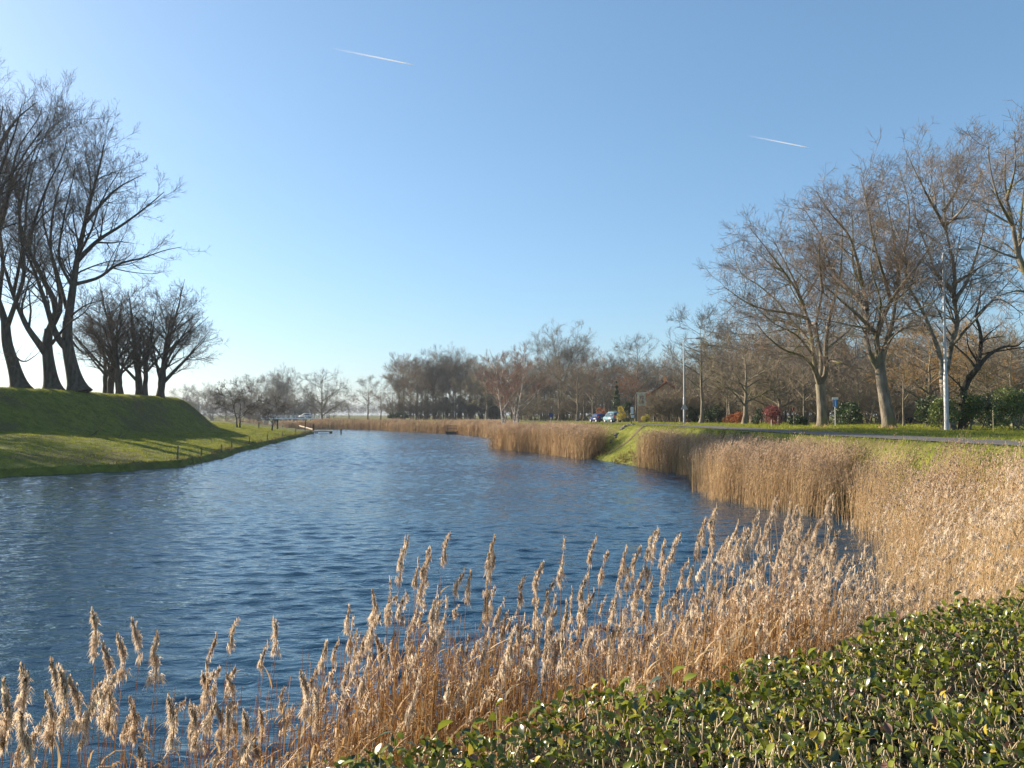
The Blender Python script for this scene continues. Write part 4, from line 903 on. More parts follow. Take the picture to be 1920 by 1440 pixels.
# a few columns of leaves reach higher
z = hz(XY[:, 0], XY[:, 1])-rh.exponential(0.055, len(XY))+0.015
edge = -sdist(XY[:, 0], XY[:, 1], HP)
lush = np.clip(1-edge/0.5, 0, 1)                # leafier and higher at the outer rim
z += lush*0.03*rh.random(len(XY))
C0 = np.column_stack([XY, z])-hb
az = rh.uniform(0, 6.28, len(C0)); el = np.radians(rh.normal(28, 28, len(C0)))
D = np.stack([np.cos(az)*np.cos(el), np.sin(az)*np.cos(el), np.sin(el)], 1)
Nn = norm(np.array([0, 0, 1.0])+rh.normal(0, 0.55, (len(C0), 3)))
patch = 0.5+0.5*np.sin(XY[:, 0]*9+2*np.sin(XY[:, 1]*6))*np.sin(XY[:, 1]*8+1.5*np.sin(XY[:, 0]*7))
keep = rh.random(len(C0)) < 0.45+0.4*patch+0.3*lush
C0, D, Nn = C0[keep], D[keep], Nn[keep]
mi = rh.choice(5, len(C0), p=[0.42, 0.29, 0.17, 0.05, 0.07])
me = leaf_mesh('foliage', C0, D, Nn, rh.uniform(0.014, 0.038, len(C0)), rh, [M['h1'], M['h2'], M['h3'], M['h4'], M['h5']], mi)
link('foliage', me, root)
# long shoots along the rim with bigger leaves
sh = [(pix(x, y, d)) for x, y, d in [(885, 1350, 2.35), (930, 1330, 2.4), (820, 1385, 2.25), (1190, 1255, 2.78), (1215, 1240, 2.8), (1260, 1270, 2.85), (1280, 1255, 2.9), (1395, 1235, 3.05), (1480, 1240, 3.15), (1515, 1225, 3.2), (700, 1400, 2.2), (1620, 1200, 3.4), (1790, 1130, 3.8), (1850, 1120, 4.0), (1160, 1280, 2.75), (990, 1325, 2.5), (1060, 1300, 2.55), (640, 1412, 2.12)]]
RIM = HP[:10]
for q in sh:
    rx = q[0]/q[1]; rd = float(np.interp(rx, RIM[:, 0]/RIM[:, 1], RIM[:, 1]))-rh.uniform(0.03, 0.10); q = np.array([rx*rd, rd, HZ+rh.uniform(0.03, 0.075)])
    b = np.array([q[0]+rh.normal(0, .02), q[1]-0.04, HZ-0.12]); p = resample([b, (b+q)/2+rh.normal(0, .01, 3), q], 6)-hb
    lc = []; ld = []; ln_ = []; ls = []
    for j in range(6):
        c = p[min(5, int((0.45+0.11*j)*5))]; a = 2.4*j+rh.random(); e_ = rad(rh.uniform(5, 50))
        lc.append(c); ld.append([math.cos(a)*math.cos(e_), math.sin(a)*math.cos(e_), math.sin(e_)]); ln_.append(norm(np.array([0, 0, 1])+rh.normal(0, .3, 3))); ls.append(rh.uniform(0.03, 0.055))
    st = link('shoot', np_mesh('shoot', *(lambda v, f: (v, [(f, 0)]))(*tubes([(p[None], np.linspace(0.0024, 0.001, 6)[None])], 4)), [M['cut']]), root)
    link('leaves', leaf_mesh('leaves', np.array(lc), np.array(ld), np.array(ln_), np.array(ls), rh, [M['h1'], M['h2'], M['h3']], rh.choice(3, len(lc), p=[.5, .35, .15])), st)
# cut twigs: short upright pale sticks, some branching
n = int(A_*1500); XY = inpoly(n, HP, rh); m = (-sdist(XY[:, 0], XY[:, 1], HP) > 0.05); XY = XY[m]
zt = hz(XY[:, 0], XY[:, 1])+rh.normal(0.006, 0.016, len(XY)); L_ = rh.uniform(0.03, 0.085, len(XY))
d = norm(np.column_stack([rh.normal(0, 0.32, (len(XY), 2)), np.ones(len(XY))]))
top = np.column_stack([XY, zt]); bot = top-d*L_[:, None]; mid = (top+bot)/2+rh.normal(0, 0.0025, top.shape)
Pt = np.stack([bot, mid, top], 1)-hb; Rt = np.repeat(rh.uniform(0.0012, 0.0026, len(XY))[:, None], 3, 1)
# thicker old wood below
n2 = int(A_*260); XY2 = inpoly(n2, HP, rh); b2 = np.column_stack([XY2, np.full(len(XY2), HZ-0.45)]); t2 = b2+np.column_stack([rh.normal(0, .09, (len(XY2), 2)), rh.uniform(0.25, 0.42, len(XY2))])
P2 = np.stack([b2, (b2+t2)/2+rh.normal(0, .02, b2.shape), t2], 1)-hb; R2 = np.tile([0.006, 0.0045, 0.003], (len(XY2), 1))
v1, f1 = tubes([(Pt, Rt), (P2, R2)], 4)
link('cut_twigs', np_mesh('cut_twigs', v1, [(f1, 0)], [M['cut']]), root)
# solid core coloured near black for the shade inside the hedge
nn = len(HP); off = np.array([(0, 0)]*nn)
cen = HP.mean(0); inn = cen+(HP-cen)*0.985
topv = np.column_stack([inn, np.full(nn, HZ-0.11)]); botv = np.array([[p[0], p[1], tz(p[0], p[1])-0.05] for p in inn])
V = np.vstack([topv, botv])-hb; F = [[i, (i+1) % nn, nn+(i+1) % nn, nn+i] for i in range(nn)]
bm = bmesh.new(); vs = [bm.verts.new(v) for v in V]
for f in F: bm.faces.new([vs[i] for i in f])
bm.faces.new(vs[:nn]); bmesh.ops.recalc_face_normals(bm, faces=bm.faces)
me = bpy.data.meshes.new('shade_core'); bm.to_mesh(me); bm.free(); me.materials.append(M['inner']); link('shade_core', me, root)
# ------------------------------------------------------------------ street furniture
def lamp(px, py, d, top, label, arm_px, head_px, rthick):
    b = pix(px, py, d); b[2] = tz(b[0], d); zt = pix(px, top, d)[2]-b[2]; k = d/1493
    e = empty('street_lamp', b); tag(e, label, 'street lamp')
    MB().tube([(0, 0, -0.2), (0, 0, zt*0.30)], rthick, 12, rthick*0.96).tube([(0, 0, zt*0.30), (0, 0, zt*0.315)], rthick*0.96, 12, rthick*0.66).tube([(0, 0, zt*0.315), (0, 0, zt*0.96)], rthick*0.66, 12, rthick*0.45).box((0, -rthick*0.97, 0.75), (0.10, 0.02, 0.4)).build('pole', M['galv'], e, smooth=False)
    ax = (arm_px-px)*k; hx = (head_px-px)*k
    MB().tube([(0, 0, zt*0.955), (0.03, 0, zt*0.972), (0.14, 0, zt*0.986), (0.35, 0, zt*0.994), (ax, 0, zt)], rthick*0.40, 10, rthick*0.26).build('arm', M['galv'], e, smooth=True)
    m = MB(); L = hx-ax
    m.prism([(ax-0.05, zt-0.04), (ax+0.12*L, zt-0.10), (hx, zt-0.07), (hx, zt+0.0), (ax+0.6*L, zt+0.09), (ax, zt+0.05)], -0.13, 0.13)
    m.build('lamp_head', M['signgrey'], e)
    MB().box((ax+0.55*L, 0, zt-0.105), (L*0.6, 0.2, 0.035)).build('glass_cover', M['white'], e)
    return e
lamp(1775, 810, 44.8, 465, 'tall grey street lamp with a curved arm standing before the forked white tree', 1806, 1836, 0.125)
lamp(1283, 795, 79, 634, 'further grey street lamp with a triangular sign back on its pole', 1306, 1321, 0.11)
q = pix(1283, 762, 78.8); e = tag(empty('triangle_sign', (q[0], 78.8, q[2])), 'grey back of a triangular road sign fixed to the further lamp pole', 'road sign')
MB().prism([(-0.36, -0.3), (0.36, -0.3), (0.0, 0.36)], -0.01, 0.01).build('plate', M['signgrey'], e)
MB().box((0, 0.05, 0.02), (0.16, 0.08, 0.04)).box((0, 0.05, -0.2), (0.16, 0.08, 0.04)).build('bracket', M['galv'], e)
# blue sign by the mossy tree
def post(name, px, d, h, r, m, label, cat, group=None, lean=0.0, square=False, dy=0):
    x = P(px, d); z = tz(x, d)
    e = empty(name, (x, d+dy, z)) if False else None
    mb = MB()
    if square: mb.box((lean*h/2, 0, h/2-0.2), (2*r, 2*r, h+0.4), bevel=min(0.01, r*0.3))
    else: mb.tube([(0, 0, -0.4), (lean*h*0.5, 0, h*0.5), (lean*h, 0, h)], r, 8, r*0.92)
    o = mb.build(name, m, None, (x, d+dy, z)); tag(o, label, cat, group); return o
x = P(1565.5, 60); e = tag(empty('blue_sign', (x, 60, tz(x, 60))), 'small blue and white sign on a grey post right of the mossy tree', 'road sign')
MB().tube([(0, 0, -0.3), (0, 0, 2.0)], 0.035, 8).build('pole', M['galv'], e)
MB().box((0, -0.045, 2.06), (0.46, 0.02, 0.18), bevel=0.006).build('top_plate', M['white'], e)
s_ = MB().box((0, -0.045, 1.69), (0.32, 0.02, 0.52), bevel=0.006).build('blue_plate', M['blue'], e)
MB().box((0, -0.06, 1.64), (0.07, 0.008, 0.30)).box((0, -0.06, 1.86), (0.10, 0.008, 0.06)).build('white_mark', M['white'], s_)
x = P(1033, 112); e = tag(empty('round_sign', (x, 112, tz(x, 112))), 'small dark blue round road sign on a post left of the parked cars', 'road sign')
MB().tube([(0, 0, -0.3), (0, 0, 1.5)], 0.035, 8).build('pole', M['galv'], e)
MB().tube([(0, -0.05, 1.45), (0, -0.03, 1.45)], 0.31, 24).build('disc', M['blue_dk'], e)
x = P(1184, 84); e = tag(empty('info_sign', (x, 84, tz(x, 84))), 'narrow white sign board on a dark post by the bank path', 'sign')
MB().tube([(0, 0, -0.3), (0, 0, 1.55)], 0.05, 8).build('pole', M['wood'], e)
MB().box((0.05, -0.06, 1.45), (0.30, 0.03, 0.75), bevel=0.01).build('board', M['white'], e)
MB().box((0.10, -0.06, 0.83), (0.34, 0.03, 0.28), bevel=0.01).build('small_board', M['white'], e)
x = P(1488, 63); e = tag(empty('marker_post', (x, 63, tz(x, 63))), 'short grey post with a small red top in front of the low green conifer', 'post')
MB().tube([(0, 0, -0.3), (0, 0, 1.2)], 0.035, 8).build('pole', M['wood'], e)
MB().box((-0.03, 0, 1.33), (0.16, 0.05, 0.28), bevel=0.01).build('top_plate', mat('rust_plate', (0.18, 0.05, 0.04), None, rough=0.6), e)
post('wooden_post', 1157.5, 122, 0.75, 0.07, M['wood_pale'], 'short pale post in front of the light blue car', 'post')
post('wooden_post', 1225, 112, 1.2, 0.05, M['galv'], 'thin grey post beside the yellow bush before the brick house', 'post')
post('stake', 1861, 43, 1.15, 0.018, M['wood_pale'], 'thin whitish stake in front of the laurel shrubs', 'stake')
post('stake', 1446, 58, 0.55, 0.04, M['wood_pale'], 'small pale stake at the red shrub', 'stake')
post('wooden_post', 1210, 100, 0.6, 0.05, M['wood'], 'small dark stake on the verge left of the second lamp post', 'post')

# ------------------------------------------------------------------ parked cars
def car(px, d, kind, paint, label, yaw, s=1.0, group='cars'):
    x = P(px, d); z = tz(x, d)
    e = empty('parked_car', (x, d, z), yaw); e.scale = (s, s, s); tag(e, label, 'car', group)
    # length along +y (front), rear at -y
    if kind == 'mpv': low = [(-2.05, .30), (-2.12, .62), (-2.05, .98), (1.55, .98), (2.02, .84), (2.10, .55), (2.0, .28)]; cab = [(-2.04, .97), (-1.86, 1.66), (-1.5, 1.76), (0.2, 1.76), (0.75, 1.62), (1.5, .97)]
    else: low = [(-1.95, .28), (-2.0, .6), (-1.92, .90), (1.2, .90), (1.85, .76), (1.96, .5), (1.88, .26)]; cab = [(-1.9, .89), (-1.5, 1.36), (-1.1, 1.48), (0.1, 1.48), (0.5, 1.38), (1.15, .89)]
    W = 0.87; 
    def f1(a, y, z_): k = 1-0.05*max(0, (0.6-z_)); return (y*k, a, z_)
    def f2(a, y, z_): k = 1-0.19*(z_-cab[0][1])/(cab[2][1]-cab[0][1]); return (y*k, a, z_)
    m = MB(); m.prism(low, -W, W, f1); m.prism(cab, -W*0.97, W*0.97, f2)
    bmesh.ops.bevel(m.bm, geom=[e_ for e_ in m.bm.edges], offset=0.045, segments=2, affect='EDGES')
    m.build('body', paint, e, smooth=True)
    b0, b1, b2 = cab[0], cab[1], cab[-2]
    zt = cab[2][1]
    hh_ = zt-b0[1]
    def wx(zz): return W*0.97*(1-0.19*(zz-b0[1])/hh_)
    za, zb = b0[1]+0.08, zt-0.17
    for sg in (-1, 1):
        g = MB()
        for y0, y1, s0, s1 in ((cab[0][0]+0.35, -0.75, 0.12, 0), (-0.68, 0.2, 0, 0), (0.27, cab[-1][0]-0.35, 0, -0.5)):
            vs = [(sg*(wx(za)+0.012), y0, za), (sg*(wx(za)+0.012), y1, za), (sg*(wx(zb)+0.012), y1+s1, zb), (sg*(wx(zb)+0.012), y0+s0, zb)]
            ff = g.bm.faces.new([g.bm.verts.new(v) for v in vs])
            r = bmesh.ops.extrude_face_region(g.bm, geom=[ff]); bmesh.ops.translate(g.bm, vec=(-sg*0.03, 0, 0), verts=[v for v in r['geom'] if isinstance(v, bmesh.types.BMVert)])
        g.build('side_window', M['glass'], e)
        MB().box((sg*0.72, cab[0][0]-0.02, b0[1]-0.02), (0.16, 0.10, 0.34 if kind != 'mpv' else 0.5), bevel=0.02).build('tail_light', M['red'], e)
        for yy in (-1.25, 1.28):
            w = MB().tube([(sg*0.66, yy, 0.31), (sg*0.885, yy, 0.31)], 0.31, 20).build('wheel', M['rubber'], e)
            MB().tube([(sg*0.87, yy, 0.31), (sg*0.897, yy, 0.31)], 0.19, 14).build('rim', M['galv'], w)
        MB().box((sg*0.98, 0.75, b0[1]+0.09), (0.16, 0.09, 0.13), bevel=0.02).build('wing_mirror', paint, e)
    ya, yb = b0[0]+(b1[0]-b0[0])*0.14, b0[0]+(b1[0]-b0[0])*0.86; z0, z1 = b0[1]+(b1[1]-b0[1])*0.14, b0[1]+(b1[1]-b0[1])*0.86
    g = MB(); vs = [(-wx(z0)*.86, ya-0.03, z0), (wx(z0)*.86, ya-0.03, z0), (wx(z1)*.86, yb-0.03, z1), (-wx(z1)*.86, yb-0.03, z1)]
    ff = g.bm.faces.new([g.bm.verts.new(v) for v in vs]); r = bmesh.ops.extrude_face_region(g.bm, geom=[ff]); bmesh.ops.translate(g.bm, vec=(0, 0.03, 0), verts=[v for v in r['geom'] if isinstance(v, bmesh.types.BMVert)])
    g.build('rear_window', M['glass'], e)
    MB().box((0, low[1][0]+0.0, 0.42), (1.6, 0.14, 0.22), bevel=0.04).build('bumper', M['dark'], e)
    MB().box((0, low[1][0]-0.045, 0.72), (0.5, 0.05, 0.11)).build('number_plate', mat('plate_yellow', (0.75, 0.55, 0.05), None, rough=0.5), e)
car(1121, 134, 'hatch', mat('paint_blue', (0.02, 0.025, 0.11), None, rough=0.25, spec=0.6), 'dark blue hatchback parked on the road, left of the light blue car', rad(16))
car(1149, 129, 'mpv', mat('paint_light_blue', (0.17, 0.28, 0.32), None, rough=0.3, spec=0.6), 'light blue tall car parked on the road seen from behind', rad(17))

# ------------------------------------------------------------------ brick house
hx_, hy_ = P(1256, 119), 119; e = tag(empty('brick_house', (hx_, hy_, tz(hx_, hy_)), rad(-18)), 'small brick house with red tiled roof half hidden behind bare bushes', 'house')
Wd, Dp, Eh, Ah = 3.3, 3.6, 3.6, 5.9
m = MB(); m.prism([(-Wd, -0.2), (Wd, -0.2), (Wd, Eh), (0, Ah-0.12), (-Wd, Eh)], -Dp, Dp); m.build('wall', M['brick'], e)
for sg in (-1, 1):
    m = MB(); m.prism([(sg*(Wd+0.35), Eh-0.26), (0, Ah), (0, Ah+0.14), (sg*(Wd+0.35), Eh-0.12)], -Dp-0.3, Dp+0.3)
    rf = m.build('roof', M['tiles'], e)
    if sg == -1:
        MB().box((-0.4, -1.8, Ah+0.25), (0.5, 0.5, 1.3)).box((-0.4, -1.8, Ah+0.93), (0.62, 0.62, 0.1)).build('chimney', M['brick'], rf)
for xx, zz, w_, h_ in ((-1.7, 1.5, 1.0, 1.3), (1.5, 1.5, 1.3, 1.3)):
    w = MB().box((xx, -Dp-0.03, zz), (w_+0.2, 0.08, h_+0.2)).build('window', M['white'], e)
    MB().box((xx, -Dp-0.08, zz), (w_, 0.03, h_)).build('pane', M['glass'], w)
# gabled bay with the pale green window on the left corner
m = MB(); m.prism([(-Wd-0.9, -0.2), (-Wd+0.3, -0.2), (-Wd+0.3, 4.3), (-Wd-0.9, 4.3)], -Dp-0.5, -Dp+2.0); m.build('bay', M['cream'], e)
MB().box((-Wd-0.3, -Dp+0.75, 4.37), (1.5, 2.8, 0.14)).build('bay_roof', M['cream'], e)
w = MB().box((-Wd-0.3, -Dp-0.53, 3.4), (0.95, 0.08, 1.4)).build('window', M['mint'], e); MB().box((-Wd-0.3, -Dp-0.58, 3.4), (0.65, 0.03, 1.1)).build('pane', M['glass'], w)
MB().box((-Wd-0.3, -Dp-0.52, 1.2), (1.1, 0.06, 2.6)).build('lower_panel', M['brick'], e)

sx, sy = P(1706, 92), 92; e = tag(empty('flat_roof_shed', (sx, sy, tz(sx, sy))), 'low dark shed with a white fascia board behind the slim pale tree', 'shed')
MB().box((0, 1.5, 0.85), (4.6, 3, 1.7)).build('wall', M['dark'], e)
MB().box((0, 1.4, 1.82), (5.6, 3.8, 0.22)).build('roof', M['white'], e)
MB().box((1.0, -0.03, 0.75), (0.9, 0.06, 1.5)).build('door', M['wood'], e)

# ------------------------------------------------------------------ white bridge far on the left
bx0, bx1, by = P(505, 250), P(602, 250), 250.0
e = tag(empty('white_bridge', ((bx0+bx1)/2, by, 0)), 'low white railed bridge over the side canal behind the thorn trees', 'bridge')
L = bx1-bx0+4
MB().box((0, 0, 2.35), (L, 4.0, 0.32)).build('deck', M['white'], e)
for yy in (-1.9, 1.9):
    m = MB(); m.box((0, yy, 3.42), (L, 0.10, 0.12)).box((0, yy, 2.98), (L, 0.07, 0.08))
    for i in range(int(L/1.6)+1): m.box((-L/2+0.1+i*1.6, yy, 2.98), (0.11, 0.11, 0.95))
    m.build('railing', M['white'], e)
for i in range(7): MB().box((-L/2+1.2+i*(L-2.4)/6, 0, 1.3), (0.35, 3.4, 2.0)).build('pier', M['wood'] if i % 2 else M['signgrey'], e)
car(573, 249.4, 'hatch', M['white'], 'tiny white car crossing the far bridge', rad(90), group=None)
bpy.data.objects['parked_car'+'.002'].location.z = 2.52

# ------------------------------------------------------------------ jetties, piles, stakes
jx, jy = P(606, 153), 153; e = tag(empty('wooden_jetty', (jx, jy, 0)), 'low wooden jetty reaching from the tip of the grass spit', 'jetty')
MB().box((0, 0, 0.42), (3.7, 1.6, 0.12)).box((0, -0.78, 0.34), (3.7, 0.08, 0.2)).build('deck', M['wood_pale'], e)
for xx, yy in ((1.55, -0.6), (1.55, 0.6), (-1.2, -0.6), (-1.2, 0.6)): MB().tube([(xx, yy, -0.8), (xx, yy, 0.36)], 0.15 if xx > 0 else 0.09, 8).build('pile', M['bark_dark'], e)
x0 = pix(562, 798.5, 161); x1 = pix(589, 806, 156)
o = MB().tube([tuple(x0), tuple(x1)], 0.16, 6).build('pale_beam', M['wood_pale']); tag(o, 'pale sunlit beam sloping down to the wooden jetty', 'beam')
post('wooden_post', 572, 155, 1.9, 0.11, M['bark_dark'], 'leaning dark post beside the pale beam at the jetty', 'post', lean=0.12)
post('wooden_post', 588, 154.5, 1.3, 0.17, M['bark_dark'], 'thick dark post where the jetty meets the bank', 'post')
post('wooden_post', 521, 135, 1.7, 0.13, M['bark_dark'], 'thick dark post on the grass spit right of the small thorn tree', 'post')
post('wooden_post', 486, 128, 1.0, 0.09, M['wood'], 'low grey post on the grass spit left of the small thorn tree', 'post')
post('wooden_post', 530, 140, 1.1, 0.06, M['wood_pale'], 'thin pale post on the grass spit', 'post')
px_, d_ = 640, 150; o = MB().tube([(0, 0, -1.2), (0, 0, 0.78)], 0.13, 10).tube([(0, 0, 0.78), (0, 0, 0.86)], 0.15, 10).build('mooring_pile', M['bark_dark'], None, (P(px_, d_), d_, 0)); tag(o, 'dark wooden pile standing alone in the water off the jetty', 'pile')
k = 0
lbls = ['tallest thin stake at the corner of the left shore', 'thin stake at the water edge, second along the left shore', 'thin stake at the water edge, third along the left shore', 'thin stake among brown weeds, fourth along the left shore', 'thin stake among brown weeds, fifth along the left shore', 'thin stake sixth along the left shore', 'thin stake seventh along the left shore', 'thin stake eighth along the left shore', 'thin stake nearest to the jetty on the left shore']
for (x, y, h) in [(-22.3, 54.3, 0.95), (-22.9, 60, 0.6), (-23.6, 66, 0.65), (-25.2, 73, 0.7), (-27.2, 84, 0.8), (-29.3, 97, 0.8), (-31.2, 110, 0.8), (-33.2, 124, 0.9), (-35.6, 139, 0.9)]:
    o = MB().tube([(0, 0, -0.4), (0.03, 0, h)], 0.05, 6).build('stake', M['wood'], None, (x-0.45, y, max(0.05, tz(x-0.45, y)))); tag(o, lbls[k], 'stake', 'stakes along the left shore'); k += 1
fx, fy = P(848, 146), 146; e = tag(empty('fishing_platform', (fx, fy, 0)), 'small dark fishing platform with a rail in front of the far golden reeds', 'platform')
MB().box((0, 0, 0.42), (2.1, 1.8, 0.14)).build('deck', M['bark_dark'], e)
for xx in (-0.85, 0.85):
    for yy in (-0.75, 0.75): MB().tube([(xx, yy, -0.9), (xx, yy, 0.36 if yy < 0 else 1.5)], 0.06, 6).build('leg', M['bark_dark'], e)
MB().box((0, 0.75, 1.5), (2.3, 0.09, 0.1)).box((0, 0.75, 1.0), (2.0, 0.07, 0.09)).build('rail', M['wood'], e)
MB().prism([(-1.2, 0.55), (-0.9, -0.1), (0.8, -0.1), (0.8, 0.36), (-0.9, 0.36)], -1.15, -0.9).build('front_board', M['bark_dark'], e)

# fallen branches on the rampart slope
def fallen(px, py, d, dirs, label, s=1.0):
    rf_ = np.random.default_rng(int(px)); q = pix(px, py, d); z = tz(q[0], d); bs = []
    for (dx, dz, L_) in dirs:
        p0 = np.array([rf_.normal(0, .15), 0, 0.05]); p1 = p0+np.array([dx, -0.4, dz])*L_*0.5+rf_.normal(0, .05, 3); p2 = p0+np.array([dx, -0.5, dz*1.1])*L_
        bs.append(resample([p0, p1, p2], 8))
    LP = np.array(bs); LR = np.tile(np.linspace(0.045, 0.012, 8), (len(bs), 1))
    lv = levels(LP, LR, [dict(dens=1.6, t0=0.3, t1=1, ang=38, lenf=0.45, minl=0.3, rr=0.6, nseg=4, wig=0.15, up=0.02, rmin=0.010, mincount=2)], rf_)
    v, f = tubes([(LP, LR)]+lv, 5)
    o = link('fallen_branch', np_mesh('fallen_branch', v, [(f, 0)], [M['bark']], smooth=True), loc=(q[0], d, z)); tag(o, label, 'branch')
fallen(178, 785, 66, [(0.6, 0.5, 3.0), (0.2, 0.8, 2.2), (0.75, 0.35, 2.2), (-0.3, 0.5, 1.2)], 'dead branches lying on the shaded rampart slope below the three trunks')
fallen(226, 787, 68, [(0.7, 0.5, 1.4), (0.5, 0.7, 0.9)], 'small dead branch lying right of the larger one on the slope')

# ------------------------------------------------------------------ leafy shrubs
def bush(name, px, base_y, w_px, h_px, d, matk, n, leaf, label, lumps=9, stems=8, cat='shrub', cone=False, stem_m='twig_scrub', group=None, dense=1.0):
    r = np.random.default_rng(int(px*7+d)); k = d/1493; W_ = w_px*k/2; H_ = h_px*k+0.15; x = P(px, d); z = tz(x, d)-0.1
    cs = []
    for i in range(lumps):
        a = r.uniform(0, 6.28); rr0 = W_*0.62*math.sqrt(r.random()); zc = H_*r.uniform(0.25, 0.78); 
        if cone: zc = H_*(i+0.6)/lumps; rr0 = 0
        rad_ = min(W_*0.52, H_*0.34)*r.uniform(0.75, 1.15)
        if cone: rad_ = W_*(1.05-zc/H_)
        cs.append((math.cos(a)*rr0, math.sin(a)*rr0, min(zc, H_-rad_*0.7), rad_))
    cs = np.array(cs); pick = r.integers(0, lumps, n); dv = norm(r.normal(0, 1, (n, 3))); rad2 = cs[pick, 3]*r.uniform(0.55, 1.12, n)**0.6
    c = cs[pick, :3]+dv*rad2[:, None]*np.array([1, 1, 0.95]); c = c[c[:, 2] > 0.02]
    e = empty(name, (x, d, z)); tag(e, label, cat, group)
    V, F = leafcards(c, leaf, r, 0.62); link('foliage', np_mesh('foliage', V, F, [M[matk]]), e)
    sp = []; 
    for i in range(stems):
        t_ = cs[i % lumps, :3]+r.normal(0, 0.1, 3); sp.append(resample([np.array([r.normal(0, W_*0.2), r.normal(0, W_*0.2), 0]), t_*np.array([.6, .6, .5]), t_+np.array([0, 0, cs[i % lumps, 3]*0.6])], 6))
    sp = np.array(sp); v, f = tubes([(sp, np.tile(np.linspace(0.03, 0.01, 6), (len(sp), 1)))], 5)
    link('stems', np_mesh('stems', v, [(f, 0)], [M[stem_m]]), e)
    return e
bush('laurel_shrub', 1768, 808, 58, 62, 46, 'leaf_laurel', 3400, 0.10, 'pale green leafy laurel shrub left of the tall lamp post foot')
bush('laurel_shrub', 1815, 808, 62, 78, 47, 'leaf_laurel', 4200, 0.11, 'taller glossy laurel shrub right behind the tall lamp post')
bush('laurel_shrub', 1850, 808, 60, 70, 49, 'leaf_dark', 3600, 0.11, 'dark laurel shrub between the two bright green ones')
bush('laurel_shrub', 1905, 810, 96, 76, 46, 'leaf_laurel', 6000, 0.11, 'bright green laurel shrub cut by the right picture edge')
bush('laurel_shrub', 1735, 800, 46, 66, 54, 'leaf_dark', 2600, 0.11, 'dull green shrub at the left end of the laurels')
bush('rhododendron', 1588, 800, 62, 44, 64, 'leaf_dark', 3800, 0.14, 'dark rhododendron behind the blue and white sign')
bush('red_shrub', 1446, 796, 48, 36, 68, 'leaf_red', 2600, 0.11, 'dark red leaved shrub left of the low green conifer')
bush('round_shrub', 1418, 796, 26, 34, 70, 'leaf_ivy', 1800, 0.10, 'rounded grey green shrub touching the red one', lumps=4)
bush('low_conifer', 1497, 800, 60, 17, 64, 'leaf_dark', 2600, 0.12, 'low dark green conifer spreading on the grass behind the marker post', lumps=12)
bush('beech_hedge', 1376, 796, 66, 20, 78, 'leaf_rust', 3200, 0.11, 'low brown beech hedge with withered leaves behind the young trees', lumps=14, cat='hedge')
bush('yellow_bush', 1167, 790, 24, 32, 124, 'leaf_yellow', 1500, 0.16, 'yellow green bush just right of the light blue car', lumps=5)
bush('yellow_bush', 1212, 790, 20, 15, 112, 'leaf_yellow', 900, 0.14, 'low yellow bush in the garden before the house', lumps=5)
bush('dark_conifer', 1156, 790, 26, 78, 138, 'leaf_ivy', 3600, 0.20, 'tall dark conifer rising behind the light blue car', lumps=9, cone=True, cat='tree')
bush('dark_conifer', 1180, 790, 22, 44, 134, 'leaf_dark', 2400, 0.20, 'shorter dark evergreen between the yellow bush and the house', lumps=7, cat='tree')
bush('dark_bush', 1172, 793, 20, 15, 126, 'leaf_dark', 1200, 0.14, 'low dark leafy clump at the right side of the light blue car', lumps=4)  # leaf cards fill a dark spot of unclear nature beside the car
bush('dark_bush', 1224, 793, 22, 24, 113, 'leaf_dark', 1500, 0.15, 'dark evergreen bush at the foot of the house wall', lumps=4)
bush('dark_bush', 747, 785, 66, 14, 214, 'leaf_dark', 2600, 0.3, 'long low dark bramble bush on the far bank', lumps=12)
bush('dark_yew', 985, 784, 22, 30, 196, 'leaf_dark', 2200, 0.25, 'dark rounded yew in the woods right of the birch', lumps=6)
bush('dark_bush', 1335, 796, 46, 36, 98, 'leaf_dark', 2600, 0.18, 'dark evergreen shrub under the tall open tree', lumps=7)
bush('dark_bush', 1302, 796, 26, 30, 100, 'leaf_dark', 1800, 0.18, 'dark evergreen shrub right of the second lamp post', lumps=5)
bush('rusty_bush', 1130, 775, 26, 34, 150, 'leaf_rust', 1000, 0.2, 'bush with rusty withered leaves behind the two parked cars', lumps=6)
# rusty leaves still hanging on two young trees
for px, py, d, w_, lb in ((1178, 700, 150, 1.8, 'small tree with rust coloured leaves left in its crown'),):
    bt(t_mid[1], px, py-14, d, 10, 1.0, lb, None); e = bpy.data.objects[[o.name for o in sc.objects if o.get('label') == lb][0]]
    r = np.random.default_rng(3); c = r.normal(0, 1, (700, 3))*np.array([1.6, 1.6, 1.2])+np.array([0, 0, 6.6]); link('leaves', np_mesh('leaves', *leafcards(c, 0.2, r), [M['leaf_rust']]), e)

# tufts of pale grass round the tree feet and stones on the bank
def tussock(px, py, d, rad_, label, k):
    r = np.random.default_rng(k); n = 260; x = P(px, d); a = r.uniform(0, 6.28, n); q = rad_*np.sqrt(r.random(n))
    B = np.stack([np.cos(a)*q, np.sin(a)*q, 0*q], 1); T_ = B+np.stack([np.cos(a)*0.12, np.sin(a)*0.12, r.uniform(0.10, 0.32, n)], 1); w = np.stack([-np.sin(a), np.cos(a), 0*a], 1)*0.012
    V = np.stack([B-w, B+w, T_], 1).reshape(-1, 3); o = link('grass_tussock', np_mesh('grass_tussock', V, [(np.arange(3*n).reshape(n, 3), 0)], [M['reed_leaf']]), loc=(x, d, tz(x, d)-0.02)); tag(o, label, 'grass tuft')
tussock(1540, 803, 53.6, 0.6, 'pale dry tussock round the foot of the mossy limbed tree', 1)
tussock(1283, 796, 78.7, 0.6, 'pale dry tussock at the foot of the further lamp post', 2)
tussock(1664, 806, 47.7, 0.5, 'dry tussock at the foot of the thick leaning tree', 3)
rs_ = np.random.default_rng(8)
